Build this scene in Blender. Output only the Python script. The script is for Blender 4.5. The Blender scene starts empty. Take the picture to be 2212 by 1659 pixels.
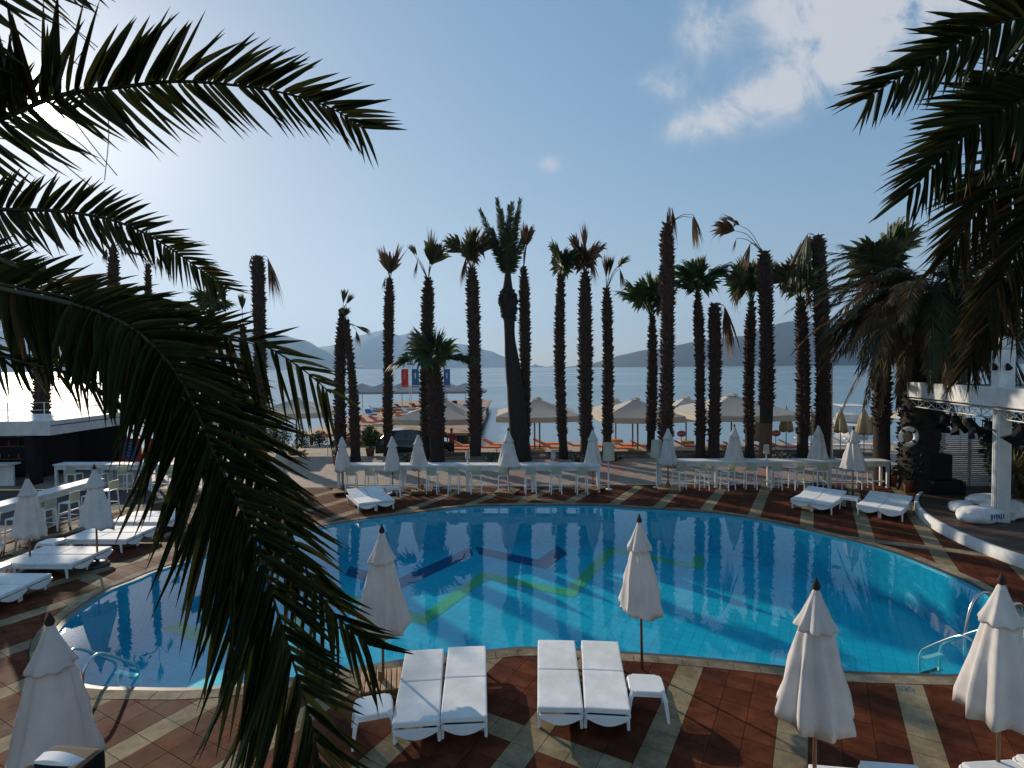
import bpy, bmesh, math, random
from mathutils import Vector, Matrix
random.seed(7)
S = bpy.context.scene
C = S.collection
R = math.radians

# ------------------------------------------------------------------ camera, world, sun, exposure
CAM_H, PITCH, F = 5.0, R(1.79), 1181.0           # F in units of a 2212 px wide picture
cam = bpy.data.objects.new('camera', bpy.data.cameras.new('camera'))
C.objects.link(cam)
cam.location = (0, 0, CAM_H)
ROLL = R(-0.5)
cam.rotation_euler = (Matrix.Rotation(R(90) - PITCH, 3, 'X') @ Matrix.Rotation(ROLL, 3, 'Z')).to_euler()
cam.data.sensor_width = 36
cam.data.lens = 36 * F / 2212
cam.data.clip_start = 0.05
cam.data.clip_end = 60000
S.camera = cam

SUN_AZ, SUN_EL = R(-40.3), R(20.0)               # azimuth from +Y, clockwise
sun_dir = Vector((math.sin(SUN_AZ) * math.cos(SUN_EL), math.cos(SUN_AZ) * math.cos(SUN_EL), math.sin(SUN_EL)))
W = bpy.data.worlds.new('World')
S.world = W
W.use_nodes = True
def build_world():
    nt = W.node_tree
    nt.nodes.clear()
    N, L = nt.nodes.new, nt.links.new
    out = N('ShaderNodeOutputWorld'); bg = N('ShaderNodeBackground')
    sky = N('ShaderNodeTexSky'); sky.sky_type = 'NISHITA'; sky.sun_disc = False
    sky.sun_elevation = SUN_EL; sky.sun_rotation = SUN_AZ
    sky.altitude = 0; sky.air_density = 1.0; sky.dust_density = SKY_DUST; sky.ozone_density = 1.6
    def math_(op, a, b=None, c=None):
        n = N('ShaderNodeMath'); n.operation = op
        for i, x in enumerate((a, b, c)):
            if x is None: continue
            if isinstance(x, (int, float)): n.inputs[i].default_value = x
            else: L(x, n.inputs[i])
        return n.outputs[0]
    tc = N('ShaderNodeTexCoord')
    # a thin high cloud layer, described by direction (x/y, z/y)
    sep = N('ShaderNodeSeparateXYZ'); L(tc.outputs['Generated'], sep.inputs[0])
    y = math_('MAXIMUM', sep.outputs[1], 0.02)
    gx = math_('DIVIDE', sep.outputs[0], y); gz = math_('DIVIDE', sep.outputs[2], y)
    cmb = N('ShaderNodeCombineXYZ'); L(gx, cmb.inputs[0]); L(gz, cmb.inputs[2])
    # blobs: centre (gx, gz), radii, slant, weight
    tot = None
    for (bx, bz, rx, rz, sl, w) in CLOUDS:
        dx = math_('SUBTRACT', gx, bx)
        dz = math_('SUBTRACT', math_('SUBTRACT', gz, bz), math_('MULTIPLY', dx, sl))
        d2 = math_('ADD', math_('POWER', math_('DIVIDE', dx, rx), 2), math_('POWER', math_('DIVIDE', dz, rz), 2))
        g = math_('MULTIPLY', math_('EXPONENT', math_('MULTIPLY', d2, -1)), w)
        tot = g if tot is None else math_('ADD', tot, g)
    nz = N('ShaderNodeTexNoise'); nz.inputs['Scale'].default_value = 9; nz.inputs['Detail'].default_value = 12
    nz.inputs['Roughness'].default_value = 0.66; nz.inputs['Distortion'].default_value = 0.4
    L(cmb.outputs[0], nz.inputs['Vector'])
    dens = math_('MULTIPLY', tot, math_('MULTIPLY_ADD', nz.outputs[0], 4.2, -1.25))
    mr = N('ShaderNodeMapRange'); mr.interpolation_type = 'SMOOTHSTEP'
    mr.inputs[1].default_value = 0.05; mr.inputs[2].default_value = 1.0
    mr.inputs[3].default_value = 0; mr.inputs[4].default_value = 0.85
    L(dens, mr.inputs[0])
    # the sky as seen through the dry morning air: slightly less steep than the raw model
    hs = N('ShaderNodeHueSaturation'); hs.inputs['Saturation'].default_value = SKY_SAT; L(sky.outputs[0], hs.inputs['Color'])
    gm = N('ShaderNodeGamma'); gm.inputs['Gamma'].default_value = SKY_GAMMA; L(hs.outputs[0], gm.inputs['Color'])
    sc = N('ShaderNodeVectorMath'); sc.operation = 'SCALE'; sc.inputs['Scale'].default_value = SKY_GAIN; L(gm.outputs[0], sc.inputs[0])
    # soft shoulder, as a camera's own tone curve holds the bright side of the sky
    dv = N('ShaderNodeVectorMath'); dv.operation = 'SCALE'; dv.inputs['Scale'].default_value = 1 / SKY_KNEE; L(sc.outputs[0], dv.inputs[0])
    pl = N('ShaderNodeVectorMath'); pl.operation = 'ADD'; pl.inputs[1].default_value = (1, 1, 1); L(dv.outputs[0], pl.inputs[0])
    qt = N('ShaderNodeVectorMath'); qt.operation = 'DIVIDE'; tn = N('ShaderNodeVectorMath'); tn.operation = 'MULTIPLY'; tn.inputs[1].default_value = SKY_TINT; L(sc.outputs[0], tn.inputs[0]); L(tn.outputs[0], qt.inputs[0]); L(pl.outputs[0], qt.inputs[1])
    mx = N('ShaderNodeMix'); mx.data_type = 'RGBA'
    L(mr.outputs[0], mx.inputs[0]); L(qt.outputs[0], mx.inputs[6]); mx.inputs[7].default_value = CLOUD_COL
    # the sun itself and its aureole
    dt = N('ShaderNodeVectorMath'); dt.operation = 'DOT_PRODUCT'
    L(tc.outputs['Generated'], dt.inputs[0]); dt.inputs[1].default_value = sun_dir
    om = math_('SUBTRACT', 1.0, dt.outputs['Value'])
    disc = math_('MULTIPLY', math_('LESS_THAN', om, 1 - math.cos(R(0.55))), 260.0)
    aur = math_('MULTIPLY', math_('EXPONENT', math_('MULTIPLY', om, -1 / (1 - math.cos(R(1.6))))), 45.0)
    aur2 = math_('MULTIPLY', math_('EXPONENT', math_('MULTIPLY', om, -1 / (1 - math.cos(R(9))))), 3.0)
    gl = math_('ADD', math_('ADD', disc, aur), aur2)
    glc = N('ShaderNodeVectorMath'); glc.operation = 'SCALE'; glc.inputs[0].default_value = (1, .93, .8); L(gl, glc.inputs['Scale'])
    ad = N('ShaderNodeVectorMath'); ad.operation = 'ADD'; L(mx.outputs[2], ad.inputs[0]); L(glc.outputs[0], ad.inputs[1])
    L(ad.outputs[0], bg.inputs[0]); bg.inputs[1].default_value = SKY_STRENGTH
    L(bg.outputs[0], out.inputs[0])
SKY_STRENGTH, SKY_DUST, SKY_SAT, SKY_GAMMA, SKY_GAIN, SKY_KNEE = 0.10, 0.35, 1.22, 0.82, 2.75, 10
SKY_TINT = (.93, 1.0, 1.10)
CLOUD_COL = (6.0, 6.1, 6.4, 1)
CLOUDS = [(0.62, 0.62, .17, .10, .1, 1.0), (0.50, 0.49, .12, .05, .35, .95), (0.38, 0.455, .07, .035, .5, .8),
          (0.28, 0.505, .05, .03, 0, .7), (0.35, 0.60, .05, .07, 0, .55), (0.072, 0.365, .022, .018, 0, .75),
          (0.88, 0.535, .05, .03, .2, .7), (0.72, 0.72, .3, .1, 0, .9), (0.30, 0.43, .05, .025, .2, .4)]
build_world()
sl = bpy.data.lights.new('sun', 'SUN'); sl.energy = 4.3; sl.angle = R(0.6); sl.color = (1, .86, .68)
sun = bpy.data.objects.new('sun', sl); C.objects.link(sun)
sun.rotation_euler = (-sun_dir).to_track_quat('-Z', 'Y').to_euler()
sun.location = (-20, 24, 30)
S.view_settings.view_transform = 'Standard'; S.view_settings.look = 'None'
S.view_settings.exposure = 0.14; S.view_settings.gamma = 1; S.view_settings.use_curve_mapping = False
S.render.engine = 'CYCLES'
cy = S.cycles
cy.use_denoising = True; cy.max_bounces = 8; cy.transparent_max_bounces = 24
cy.diffuse_bounces = 3; cy.glossy_bounces = 4; cy.transmission_bounces = 4; cy.volume_bounces = 0
cy.caustics_reflective = False; cy.caustics_refractive = False; cy.sample_clamp_indirect = 6

# ------------------------------------------------------------------ helpers
def ray(u, v):
    x, y = (u - 1106) / F, (829.5 - v) / F
    x, y = x * math.cos(ROLL) - y * math.sin(ROLL), x * math.sin(ROLL) + y * math.cos(ROLL)
    return Vector((x, math.cos(PITCH) + y * math.sin(PITCH), -math.sin(PITCH) + y * math.cos(PITCH)))
def gnd(u, v, z=0.0):                             # where the sight line of a picture point meets height z
    d = ray(u, v); t = (z - CAM_H) / d.z
    return Vector((d.x * t, d.y * t, z))
def at(u, v, Y):                                  # the point of a sight line at distance Y
    d = ray(u, v); t = Y / d.y
    return Vector((d.x * t, Y, CAM_H + d.z * t))
def proj(p):
    q = Vector(p) - Vector((0, 0, CAM_H))
    dep = q.y * math.cos(PITCH) - q.z * math.sin(PITCH)
    up = q.y * math.sin(PITCH) + q.z * math.cos(PITCH)
    if dep < .05: return (-9999, -9999, dep)
    x, y = q.x / dep, up / dep
    x, y = x * math.cos(ROLL) + y * math.sin(ROLL), -x * math.sin(ROLL) + y * math.cos(ROLL)
    return (1106 + F * x, 829.5 - F * y, dep)

def fx(x, y, z=.38):                              # plan position read off the picture by similar triangles, refined for pitch and roll
    return gnd(1106 + F * x / y, 793 + F * (CAM_H - z) / y, z)

def tag(o, label=None, cat=None, group=None, kind=None):
    if label: o['label'] = label
    if cat: o['category'] = cat
    if group: o['group'] = group
    if kind: o['kind'] = kind
    return o
def thing(name, label, cat, loc=(0, 0, 0), rz=0.0, group=None):
    o = bpy.data.objects.new(name, None); C.objects.link(o)
    o.location = loc; o.rotation_euler = (0, 0, rz); o.empty_display_size = .2
    return tag(o, label, cat, group)
def copy_tree(o, parent=None):
    c = o.copy(); C.objects.link(c)
    if parent is not None: c.parent = parent
    for ch in list(o.children): copy_tree(ch, c)
    return c
def put(mesh, name, parent=None, M=None):
    o = bpy.data.objects.new(name, mesh); C.objects.link(o)
    if parent is not None: o.parent = parent
    if M is not None: o.matrix_basis = M
    return o

class MB:
    def __init__(s): s.v, s.f, s.mi = [], [], []
    def add(s, vs, fs, mi=0):
        n = len(s.v); s.v += [tuple(p) for p in vs]
        s.f += [tuple(i + n for i in f) for f in fs]; s.mi += [mi] * len(fs)
        return s
    def box(s, c, d, rz=0, mi=0, M=None, taper=1.0):
        x, y, z = d[0] / 2, d[1] / 2, d[2] / 2
        vs = [Vector((sx * x * (taper if sz > 0 else 1), sy * y * (taper if sz > 0 else 1), sz * z)) for sz in (-1, 1) for sy in (-1, 1) for sx in (-1, 1)]
        if M is None: M = Matrix.Rotation(rz, 4, 'Z')
        vs = [M @ p + Vector(c) for p in vs]
        return s.add(vs, [(0, 2, 3, 1), (4, 5, 7, 6), (0, 1, 5, 4), (2, 6, 7, 3), (0, 4, 6, 2), (1, 3, 7, 5)], mi)
    def rbox(s, c, d, b=.02, rz=0, mi=0, M=None):      # box with chamfered edges
        bm = bmesh.new(); bmesh.ops.create_cube(bm, size=1)
        bmesh.ops.scale(bm, vec=d, verts=bm.verts)
        bmesh.ops.bevel(bm, geom=bm.edges[:], offset=min(b, min(d) * .45), segments=2, affect='EDGES', profile=.6)
        if M is None: M = Matrix.Rotation(rz, 4, 'Z')
        bm.verts.ensure_lookup_table(); bm.verts.index_update()
        vs = [M @ v.co + Vector(c) for v in bm.verts]
        s.add(vs, [[v.index for v in f.verts] for f in bm.faces], mi); bm.free()
        return s
    def tube(s, path, rad, n=8, cap=True, mi=0):
        path = [Vector(p) for p in path]
        if not isinstance(rad, (list, tuple)): rad = [rad] * len(path)
        vs, fs = [], []
        ref = Vector((0, 0, 1))
        t0 = (path[1] - path[0]).normalized()
        if abs(t0.z) > .9: ref = Vector((1, 0, 0))
        a = t0.cross(ref).normalized()
        for i, p in enumerate(path):
            t = (path[min(i + 1, len(path) - 1)] - path[max(i - 1, 0)]).normalized()
            a = (a - t * a.dot(t)).normalized(); b = t.cross(a)
            for k in range(n):
                q = 2 * math.pi * k / n
                vs.append(p + (a * math.cos(q) + b * math.sin(q)) * rad[i])
        for i in range(len(path) - 1):
            for k in range(n):
                k2 = (k + 1) % n
                fs.append((i * n + k, i * n + k2, (i + 1) * n + k2, (i + 1) * n + k))
        if cap:
            fs.append(tuple(range(n))[::-1]); fs.append(tuple(range((len(path) - 1) * n, len(path) * n)))
        return s.add(vs, fs, mi)
    def lathe(s, prof, n=16, c=(0, 0, 0), fn=None, mi=0, cap=True):
        vs, fs = [], []
        for (r, z) in prof:
            for k in range(n):
                q = 2 * math.pi * k / n
                rr, zz = (r, z) if fn is None else fn(r, z, q)
                vs.append((c[0] + rr * math.cos(q), c[1] + rr * math.sin(q), c[2] + zz))
        for i in range(len(prof) - 1):
            for k in range(n):
                k2 = (k + 1) % n
                fs.append((i * n + k, i * n + k2, (i + 1) * n + k2, (i + 1) * n + k))
        if cap:
            fs.append(tuple(range(n))[::-1]); fs.append(tuple(range((len(prof) - 1) * n, len(prof) * n)))
        return s.add(vs, fs, mi)
    def mesh(s, name, mats, smooth=False):
        me = bpy.data.meshes.new(name); me.from_pydata(s.v, [], s.f)
        for m in (mats if isinstance(mats, (list, tuple)) else [mats]): me.materials.append(m)
        if any(s.mi): me.polygons.foreach_set('material_index', s.mi)
        if smooth: me.polygons.foreach_set('use_smooth', [True] * len(me.polygons))
        me.update(); return me
    def build(s, name, mats, parent=None, smooth=False, M=None):
        return put(s.mesh(name, mats, smooth), name, parent, M)

def spline(pts, n, closed=False):
    P = [Vector(p) for p in pts]; out = []
    m = len(P); segs = m if closed else m - 1
    for i in range(segs):
        if closed: a, b, c, d = P[(i - 1) % m], P[i], P[(i + 1) % m], P[(i + 2) % m]
        else:
            b, c = P[i], P[i + 1]
            a = P[i - 1] if i else b * 2 - c
            d = P[i + 2] if i + 2 < m else c * 2 - b
        for k in range(n):
            t = k / n
            out.append(.5 * ((2 * b) + (c - a) * t + (2 * a - 5 * b + 4 * c - d) * t * t + (3 * b - a - 3 * c + d) * t ** 3))
    if not closed: out.append(P[-1])
    return out
def resample(path, n, closed=False):
    path = list(path) + ([path[0]] if closed else [])
    acc = [0]
    for i in range(1, len(path)): acc.append(acc[-1] + (path[i] - path[i - 1]).length)
    tot = acc[-1]; out = []; j = 0
    for k in range(n):
        d = tot * k / (n if closed else n - 1)
        while j < len(path) - 2 and acc[j + 1] < d: j += 1
        s = acc[j + 1] - acc[j]
        out.append(path[j].lerp(path[j + 1], 0 if s == 0 else (d - acc[j]) / s))
    return out

# ------------------------------------------------------------------ materials
def mat(name, col, rough=.6, var=.15, scale=6.0, bump=0.0, metal=0.0, spec=.5, island=0.0, detail=4, stretch=None, col2=None, coat=0.0, sheen=0.0, transl=None, stain=0.0):
    m = bpy.data.materials.new(name); m.use_nodes = True
    nt = m.node_tree; N, L = nt.nodes.new, nt.links.new
    b = nt.nodes['Principled BSDF']
    b.inputs['Roughness'].default_value = rough; b.inputs['Metallic'].default_value = metal
    b.inputs['Specular IOR Level'].default_value = spec
    if coat: b.inputs['Coat Weight'].default_value = coat
    if sheen: b.inputs['Sheen Weight'].default_value = sheen
    tc = N('ShaderNodeTexCoord'); vec = tc.outputs['Object']
    if stretch:
        mp = N('ShaderNodeMapping'); mp.inputs['Scale'].default_value = stretch; L(vec, mp.inputs[0]); vec = mp.outputs[0]
    nz = N('ShaderNodeTexNoise'); nz.inputs['Scale'].default_value = scale; nz.inputs['Detail'].default_value = detail
    nz.inputs['Roughness'].default_value = .62
    L(vec, nz.inputs['Vector'])
    c = Vector(col); c2 = Vector(col2) if col2 else c * (1 + var)
    mx = N('ShaderNodeMix'); mx.data_type = 'RGBA'
    mr = N('ShaderNodeMapRange'); mr.inputs[1].default_value = .3; mr.inputs[2].default_value = .7; L(nz.outputs[0], mr.inputs[0])
    L(mr.outputs[0], mx.inputs[0]); mx.inputs[6].default_value = (*(c * (1 - var)), 1); mx.inputs[7].default_value = (*c2, 1)
    o = mx.outputs[2]
    if island:
        g = N('ShaderNodeNewGeometry'); h = N('ShaderNodeHueSaturation')
        r = N('ShaderNodeMapRange'); r.inputs[3].default_value = 1 - island; r.inputs[4].default_value = 1 + island
        oi = N('ShaderNodeObjectInfo'); ad = N('ShaderNodeMath'); ad.operation = 'ADD'; fr = N('ShaderNodeMath'); fr.operation = 'FRACT'
        L(g.outputs['Random Per Island'], ad.inputs[0]); L(oi.outputs['Random'], ad.inputs[1]); L(ad.outputs[0], fr.inputs[0])
        L(fr.outputs[0], r.inputs[0]); L(r.outputs[0], h.inputs['Value']); L(o, h.inputs['Color']); o = h.outputs[0]
    if stain:                                    # dirt, wear and damp patches laid over all pieces together
        gp = N('ShaderNodeNewGeometry'); acc = None
        for sc_, lo, hi in ((.55, .42, .62), (2.7, .40, .66)):
            sn = N('ShaderNodeTexNoise'); sn.inputs['Scale'].default_value = sc_; sn.inputs['Detail'].default_value = 8; sn.inputs['Roughness'].default_value = .68; L(gp.outputs['Position'], sn.inputs['Vector'])
            sr = N('ShaderNodeMapRange'); sr.inputs[1].default_value = lo; sr.inputs[2].default_value = hi; sr.inputs[3].default_value = 1 - stain; sr.inputs[4].default_value = 1.06; L(sn.outputs[0], sr.inputs[0])
            if acc is None:
                acc = sr.outputs[0]
                rg = N('ShaderNodeMapRange'); rg.inputs[1].default_value = .40; rg.inputs[2].default_value = .55; rg.inputs[3].default_value = rough * .88; rg.inputs[4].default_value = rough; L(sn.outputs[0], rg.inputs[0]); L(rg.outputs[0], b.inputs['Roughness'])
            else:
                mm = N('ShaderNodeMath'); mm.operation = 'MULTIPLY'; L(acc, mm.inputs[0]); L(sr.outputs[0], mm.inputs[1]); acc = mm.outputs[0]
        vs_ = N('ShaderNodeVectorMath'); vs_.operation = 'SCALE'; L(o, vs_.inputs[0]); L(acc, vs_.inputs['Scale']); o = vs_.outputs[0]
    L(o, b.inputs['Base Color'])
    if bump:
        bp = N('ShaderNodeBump'); bp.inputs['Strength'].default_value = bump; bp.inputs['Distance'].default_value = .02
        L(nz.outputs[0], bp.inputs['Height']); L(bp.outputs[0], b.inputs['Normal'])
    if transl:
        out = nt.nodes['Material Output']; tr = N('ShaderNodeBsdfTranslucent'); tr.inputs[0].default_value = (*transl[0], 1)
        ms = N('ShaderNodeMixShader'); ms.inputs[0].default_value = transl[1]
        L(b.outputs[0], ms.inputs[1]); L(tr.outputs[0], ms.inputs[2]); L(ms.outputs[0], out.inputs[0])
    return m
M = {}
M['red_tile'] = mat('terracotta_tile', (.15, .036, .013), .8, .3, 3.5, .05, island=.22, col2=(.19, .056, .024), spec=.08, stain=.4)
M['beige_tile'] = mat('beige_tile', (.36, .28, .165), .8, .18, 9, .06, island=.14, spec=.08, stain=.35)
M['grout'] = mat('grout', (.05, .042, .035), .9, .3, 5)
M['coping'] = mat('coping_stone', (.36, .285, .185), .8, .2, 8, .06, island=.13, spec=.08, stain=.4)
M['gutter'] = mat('gutter_grate', (.055, .055, .052), .5, .25, 30)
M['pool_wall'] = mat('pool_wall_tile', (.03, .38, .54), .3, .15, 8)
M['navy'] = mat('navy_mosaic', (.035, .05, .16), .3, .25, 14)
M['lime'] = mat('lime_mosaic', (.15, .42, .16), .3, .25, 14)
M['paving'] = mat('pink_paving', (.34, .265, .20), .7, .18, 1.4, .05, detail=8)
M['sand'] = mat('sand', (.30, .25, .19), .95, .25, 1.2, .25, detail=8)
M['soil'] = mat('soil', (.05, .035, .025), .95, .4, 3, .4)
M['white'] = mat('white_plastic', (.78, .78, .77), .35, .05, 5)
M['white_paint'] = mat('white_paint', (.68, .67, .645), .7, .08, 2.5, stain=.12)
M['cushion'] = mat('white_mattress', (.76, .76, .74), .75, .07, 3.2, .35, sheen=.2, stain=.10)
M['canvas'] = mat('umbrella_canvas', (.74, .695, .66), .85, .08, 5, .45, stretch=(1, 1, .25), transl=((.64, .57, .54), .24), stain=.12)
M['cream'] = mat('cream_canvas', (.76, .70, .60), .85, .06, 3, .03, transl=((.70, .62, .50), .4))
M['tan'] = mat('tan_canvas', (.48, .38, .22), .85, .12, 4, .05, transl=((.45, .34, .18), .25))
M['grey_canvas'] = mat('grey_canvas', (.30, .29, .29), .85, .1, 3)
M['wood'] = mat('brown_wood', (.16, .075, .03), .5, .3, 6, .1, stretch=(1, 1, .15))
M['teak'] = mat('teak_slat', (.36, .20, .09), .55, .25, 5, .1, stretch=(.3, 1, 1), island=.2)
M['stage_wood'] = mat('stage_board', (.075, .045, .03), .5, .3, 6, .1, stretch=(.2, 1, 1), island=.25)
M['steel'] = mat('steel', (.6, .6, .6), .22, .08, 20, metal=1)
M['dark_metal'] = mat('dark_metal', (.03, .03, .032), .4, .2, 10)
M['alu'] = mat('aluminium', (.62, .62, .62), .35, .1, 10, metal=.9)
M['black'] = mat('black_plastic', (.007, .007, .008), .7, .3, 8, spec=.15)
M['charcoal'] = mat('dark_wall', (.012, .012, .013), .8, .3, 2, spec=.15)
M['orange'] = mat('orange_fabric', (.75, .17, .03), .7, .12, 5)
M['red'] = mat('red_paint', (.5, .03, .025), .5, .15, 5)
M['blue'] = mat('blue_print', (.03, .12, .30), .6, .15, 5)
M['seat_green'] = mat('stool_shell', (.55, .56, .45), .4, .08, 5, transl=((.55, .58, .36), .35))
M['shade'] = mat('lamp_fabric', (.66, .60, .47), .85, .06, 6, transl=((.6, .52, .36), .35))
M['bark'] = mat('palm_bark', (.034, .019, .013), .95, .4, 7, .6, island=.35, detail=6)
M['stub'] = mat('palm_leaf_base', (.07, .032, .019), .85, .4, 9, .2, island=.4)
M['bare'] = mat('bare_trunk', (.11, .058, .032), .85, .25, 4, .3, stretch=(1, 1, 3))
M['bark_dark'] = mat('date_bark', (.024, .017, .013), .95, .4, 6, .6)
M['frond'] = mat('palm_leaf', (.028, .036, .012), .65, .3, 4, island=.35, spec=.2, transl=((.10, .11, .025), .13))
M['fan'] = mat('fan_leaf_green', (.035, .075, .018), .6, .3, 4, island=.3, transl=((.09, .16, .03), .22))
M['olive'] = mat('fan_leaf_olive', (.085, .085, .035), .6, .3, 4, island=.3, transl=((.14, .14, .05), .2))
M['dry'] = mat('fan_leaf_dry', (.17, .095, .045), .8, .35, 4, island=.35, transl=((.22, .12, .05), .2))
M['frond_dry'] = mat('palm_leaf_dry', (.10, .058, .024), .75, .35, 4, island=.4, spec=.2, transl=((.15, .1, .04), .15))
M['rachis'] = mat('rachis', (.035, .033, .015), .7, .3, 5)
M['bush'] = mat('bush_leaf', (.035, .055, .022), .6, .35, 5, island=.4)
M['forest'] = mat('forest_slope', (.018, .028, .026), .95, .5, .012, 0, detail=10)
M['rubber'] = mat('car_tyre', (.015, .015, .015), .8, .2, 8)
M['carpaint'] = mat('black_car_paint', (.01, .011, .013), .2, .1, 5, coat=.6)
M['carglass'] = mat('car_glass', (.02, .028, .032), .06, .1, 5, spec=.8)
M['terracotta'] = mat('terracotta_pot', (.3, .11, .05), .8, .2, 6)
M['yucca'] = mat('yucca_leaf', (.16, .13, .06), .6, .3, 5, island=.4, transl=((.2, .16, .06), .15))
M['aloe'] = mat('aloe_leaf', (.26, .30, .22), .5, .2, 5, island=.2)
M['skin'] = mat('skin', (.45, .27, .19), .6, .06, 8)
M['hair_grey'] = mat('grey_hair', (.3, .3, .3), .8, .2, 20)

def pool_floor_mat():
    m = mat('pool_floor_tile', (.028, .47, .62), .35, .12, 1.5, detail=6)
    nt = m.node_tree; N, L = nt.nodes.new, nt.links.new; b = nt.nodes['Principled BSDF']; src = b.inputs['Base Color'].links[0].from_socket
    tc = N('ShaderNodeTexCoord'); br = N('ShaderNodeTexBrick'); br.offset = 0; br.inputs['Scale'].default_value = 1; br.inputs['Brick Width'].default_value = .25; br.inputs['Row Height'].default_value = .25; br.inputs['Mortar Size'].default_value = .008
    mp = N('ShaderNodeMapping'); mp.inputs['Rotation'].default_value = (0, 0, R(29.2)); L(tc.outputs['Object'], mp.inputs[0]); L(mp.outputs[0], br.inputs['Vector'])
    br.inputs['Color1'].default_value = (1, 1, 1, 1); br.inputs['Color2'].default_value = (.88, .9, .93, 1); br.inputs['Mortar'].default_value = (.55, .68, .75, 1)
    mx = N('ShaderNodeMix'); mx.data_type = 'RGBA'; mx.blend_type = 'MULTIPLY'; mx.inputs[0].default_value = 1; L(src, mx.inputs[6]); L(br.outputs[0], mx.inputs[7]); L(mx.outputs[2], b.inputs['Base Color'])
    return m
M['pool_floor'] = pool_floor_mat()
def water_mat(name, tint, rough, wave, dist, scl):
    m = bpy.data.materials.new(name); m.use_nodes = True
    nt = m.node_tree; nt.nodes.clear(); N, L = nt.nodes.new, nt.links.new
    out = N('ShaderNodeOutputMaterial'); ms = N('ShaderNodeMixShader'); fr = N('ShaderNodeFresnel'); fr.inputs[0].default_value = 1.41
    tr = N('ShaderNodeBsdfTransparent'); tr.inputs[0].default_value = (*tint, 1)
    gl = N('ShaderNodeBsdfGlossy'); gl.inputs['Roughness'].default_value = rough
    tc = N('ShaderNodeTexCoord'); nz = N('ShaderNodeTexNoise'); nz.inputs['Scale'].default_value = scl; nz.inputs['Detail'].default_value = 3
    L(tc.outputs['Object'], nz.inputs['Vector'])
    bp = N('ShaderNodeBump'); bp.inputs['Strength'].default_value = wave; bp.inputs['Distance'].default_value = dist
    L(nz.outputs[0], bp.inputs['Height']); L(bp.outputs[0], gl.inputs['Normal']); L(bp.outputs[0], fr.inputs['Normal'])
    ge = N('ShaderNodeNewGeometry'); iv = N('ShaderNodeMath'); iv.operation = 'SUBTRACT'; iv.inputs[0].default_value = 1; L(ge.outputs['Backfacing'], iv.inputs[1])
    mu = N('ShaderNodeMath'); mu.operation = 'MULTIPLY'; L(fr.outputs[0], mu.inputs[0]); L(iv.outputs[0], mu.inputs[1])
    L(mu.outputs[0], ms.inputs[0]); L(tr.outputs[0], ms.inputs[1]); L(gl.outputs[0], ms.inputs[2]); L(ms.outputs[0], out.inputs[0])
    return m
M['pool_water'] = water_mat('pool_water', (.55, .92, .95), .0, .28, .005, 1.4)
def sea_mat():
    m = bpy.data.materials.new('sea_water'); m.use_nodes = True
    nt = m.node_tree; N, L = nt.nodes.new, nt.links.new
    b = nt.nodes['Principled BSDF']; b.inputs['Base Color'].default_value = (.12, .20, .235, 1)
    b.inputs['Roughness'].default_value = .16; b.inputs['IOR'].default_value = 1.33
    tc = N('ShaderNodeTexCoord')
    hs = []
    for sc_, sx in ((.9, .5), (.11, .35), (.012, .25)):
        mp = N('ShaderNodeMapping'); mp.inputs['Scale'].default_value = (sx, 1, 1); L(tc.outputs['Object'], mp.inputs[0])
        nz = N('ShaderNodeTexNoise'); nz.inputs['Scale'].default_value = sc_; nz.inputs['Detail'].default_value = 3; L(mp.outputs[0], nz.inputs['Vector'])
        hs.append(nz.outputs[0])
    bp = N('ShaderNodeBump'); bp.inputs['Strength'].default_value = .2; bp.inputs['Distance'].default_value = .08; L(hs[0], bp.inputs['Height'])
    bp2 = N('ShaderNodeBump'); bp2.inputs['Strength'].default_value = .05; bp2.inputs['Distance'].default_value = .5; L(hs[1], bp2.inputs['Height']); L(bp.outputs[0], bp2.inputs['Normal'])
    L(bp2.outputs[0], b.inputs['Normal'])
    mr = N('ShaderNodeMapRange'); mr.inputs[1].default_value = .35; mr.inputs[2].default_value = .65; mr.inputs[3].default_value = .14; mr.inputs[4].default_value = .28
    L(hs[2], mr.inputs[0]); L(mr.outputs[0], b.inputs['Roughness'])
    return m
M['sea'] = sea_mat()
# ------------------------------------------------------------------ setting: pool, deck, promenade, beach, sea, hills
POOL_PX = [(196, 1476.5), (290, 1481), (438, 1481), (606, 1463.5), (864, 1422), (1051, 1401), (1159, 1394), (1387, 1407), (1533, 1418.5), (1708, 1437),
           (1813, 1445.7), (2001, 1452), (2091, 1450)]
pool_pts = [gnd(*p) for p in POOL_PX] + [Vector((8.35, 9.15, 0)), Vector((9.35, 10.1, 0))] + \
    [gnd(*p) for p in [(2125, 1279), (2020, 1228), (1904, 1185), (1776, 1153), (1660, 1127), (1536, 1108), (1382, 1098.7), (1264, 1092), (1030, 1094), (910, 1107), (738, 1130)]] + \
    [Vector((-7.5, 15.6, 0))] + [gnd(*p) for p in [(360, 1225), (299, 1250), (226, 1280), (128, 1360)]] + [Vector((-7.55, 9.0, 0))]
outline = resample(spline(pool_pts, 12, True), 220, True)
def offset(path, d):
    n = len(path); out = []
    for i in range(n):
        t = (path[(i + 2) % n] - path[i - 2]).normalized()
        out.append(path[i] + Vector((t.y, -t.x, 0)) * d)
    return out
O1, O2 = offset(outline, .12), offset(outline, .36)
def ring(A, B, za, zb, name, m, parent=None, smooth=False):
    mb = MB(); n = len(A)
    vs = [(p.x, p.y, za) for p in A] + [(p.x, p.y, zb) for p in B]
    mb.add(vs, [(i, (i + 1) % n, n + (i + 1) % n, n + i) for i in range(n)])
    return mb.build(name, m, parent, smooth)
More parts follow.
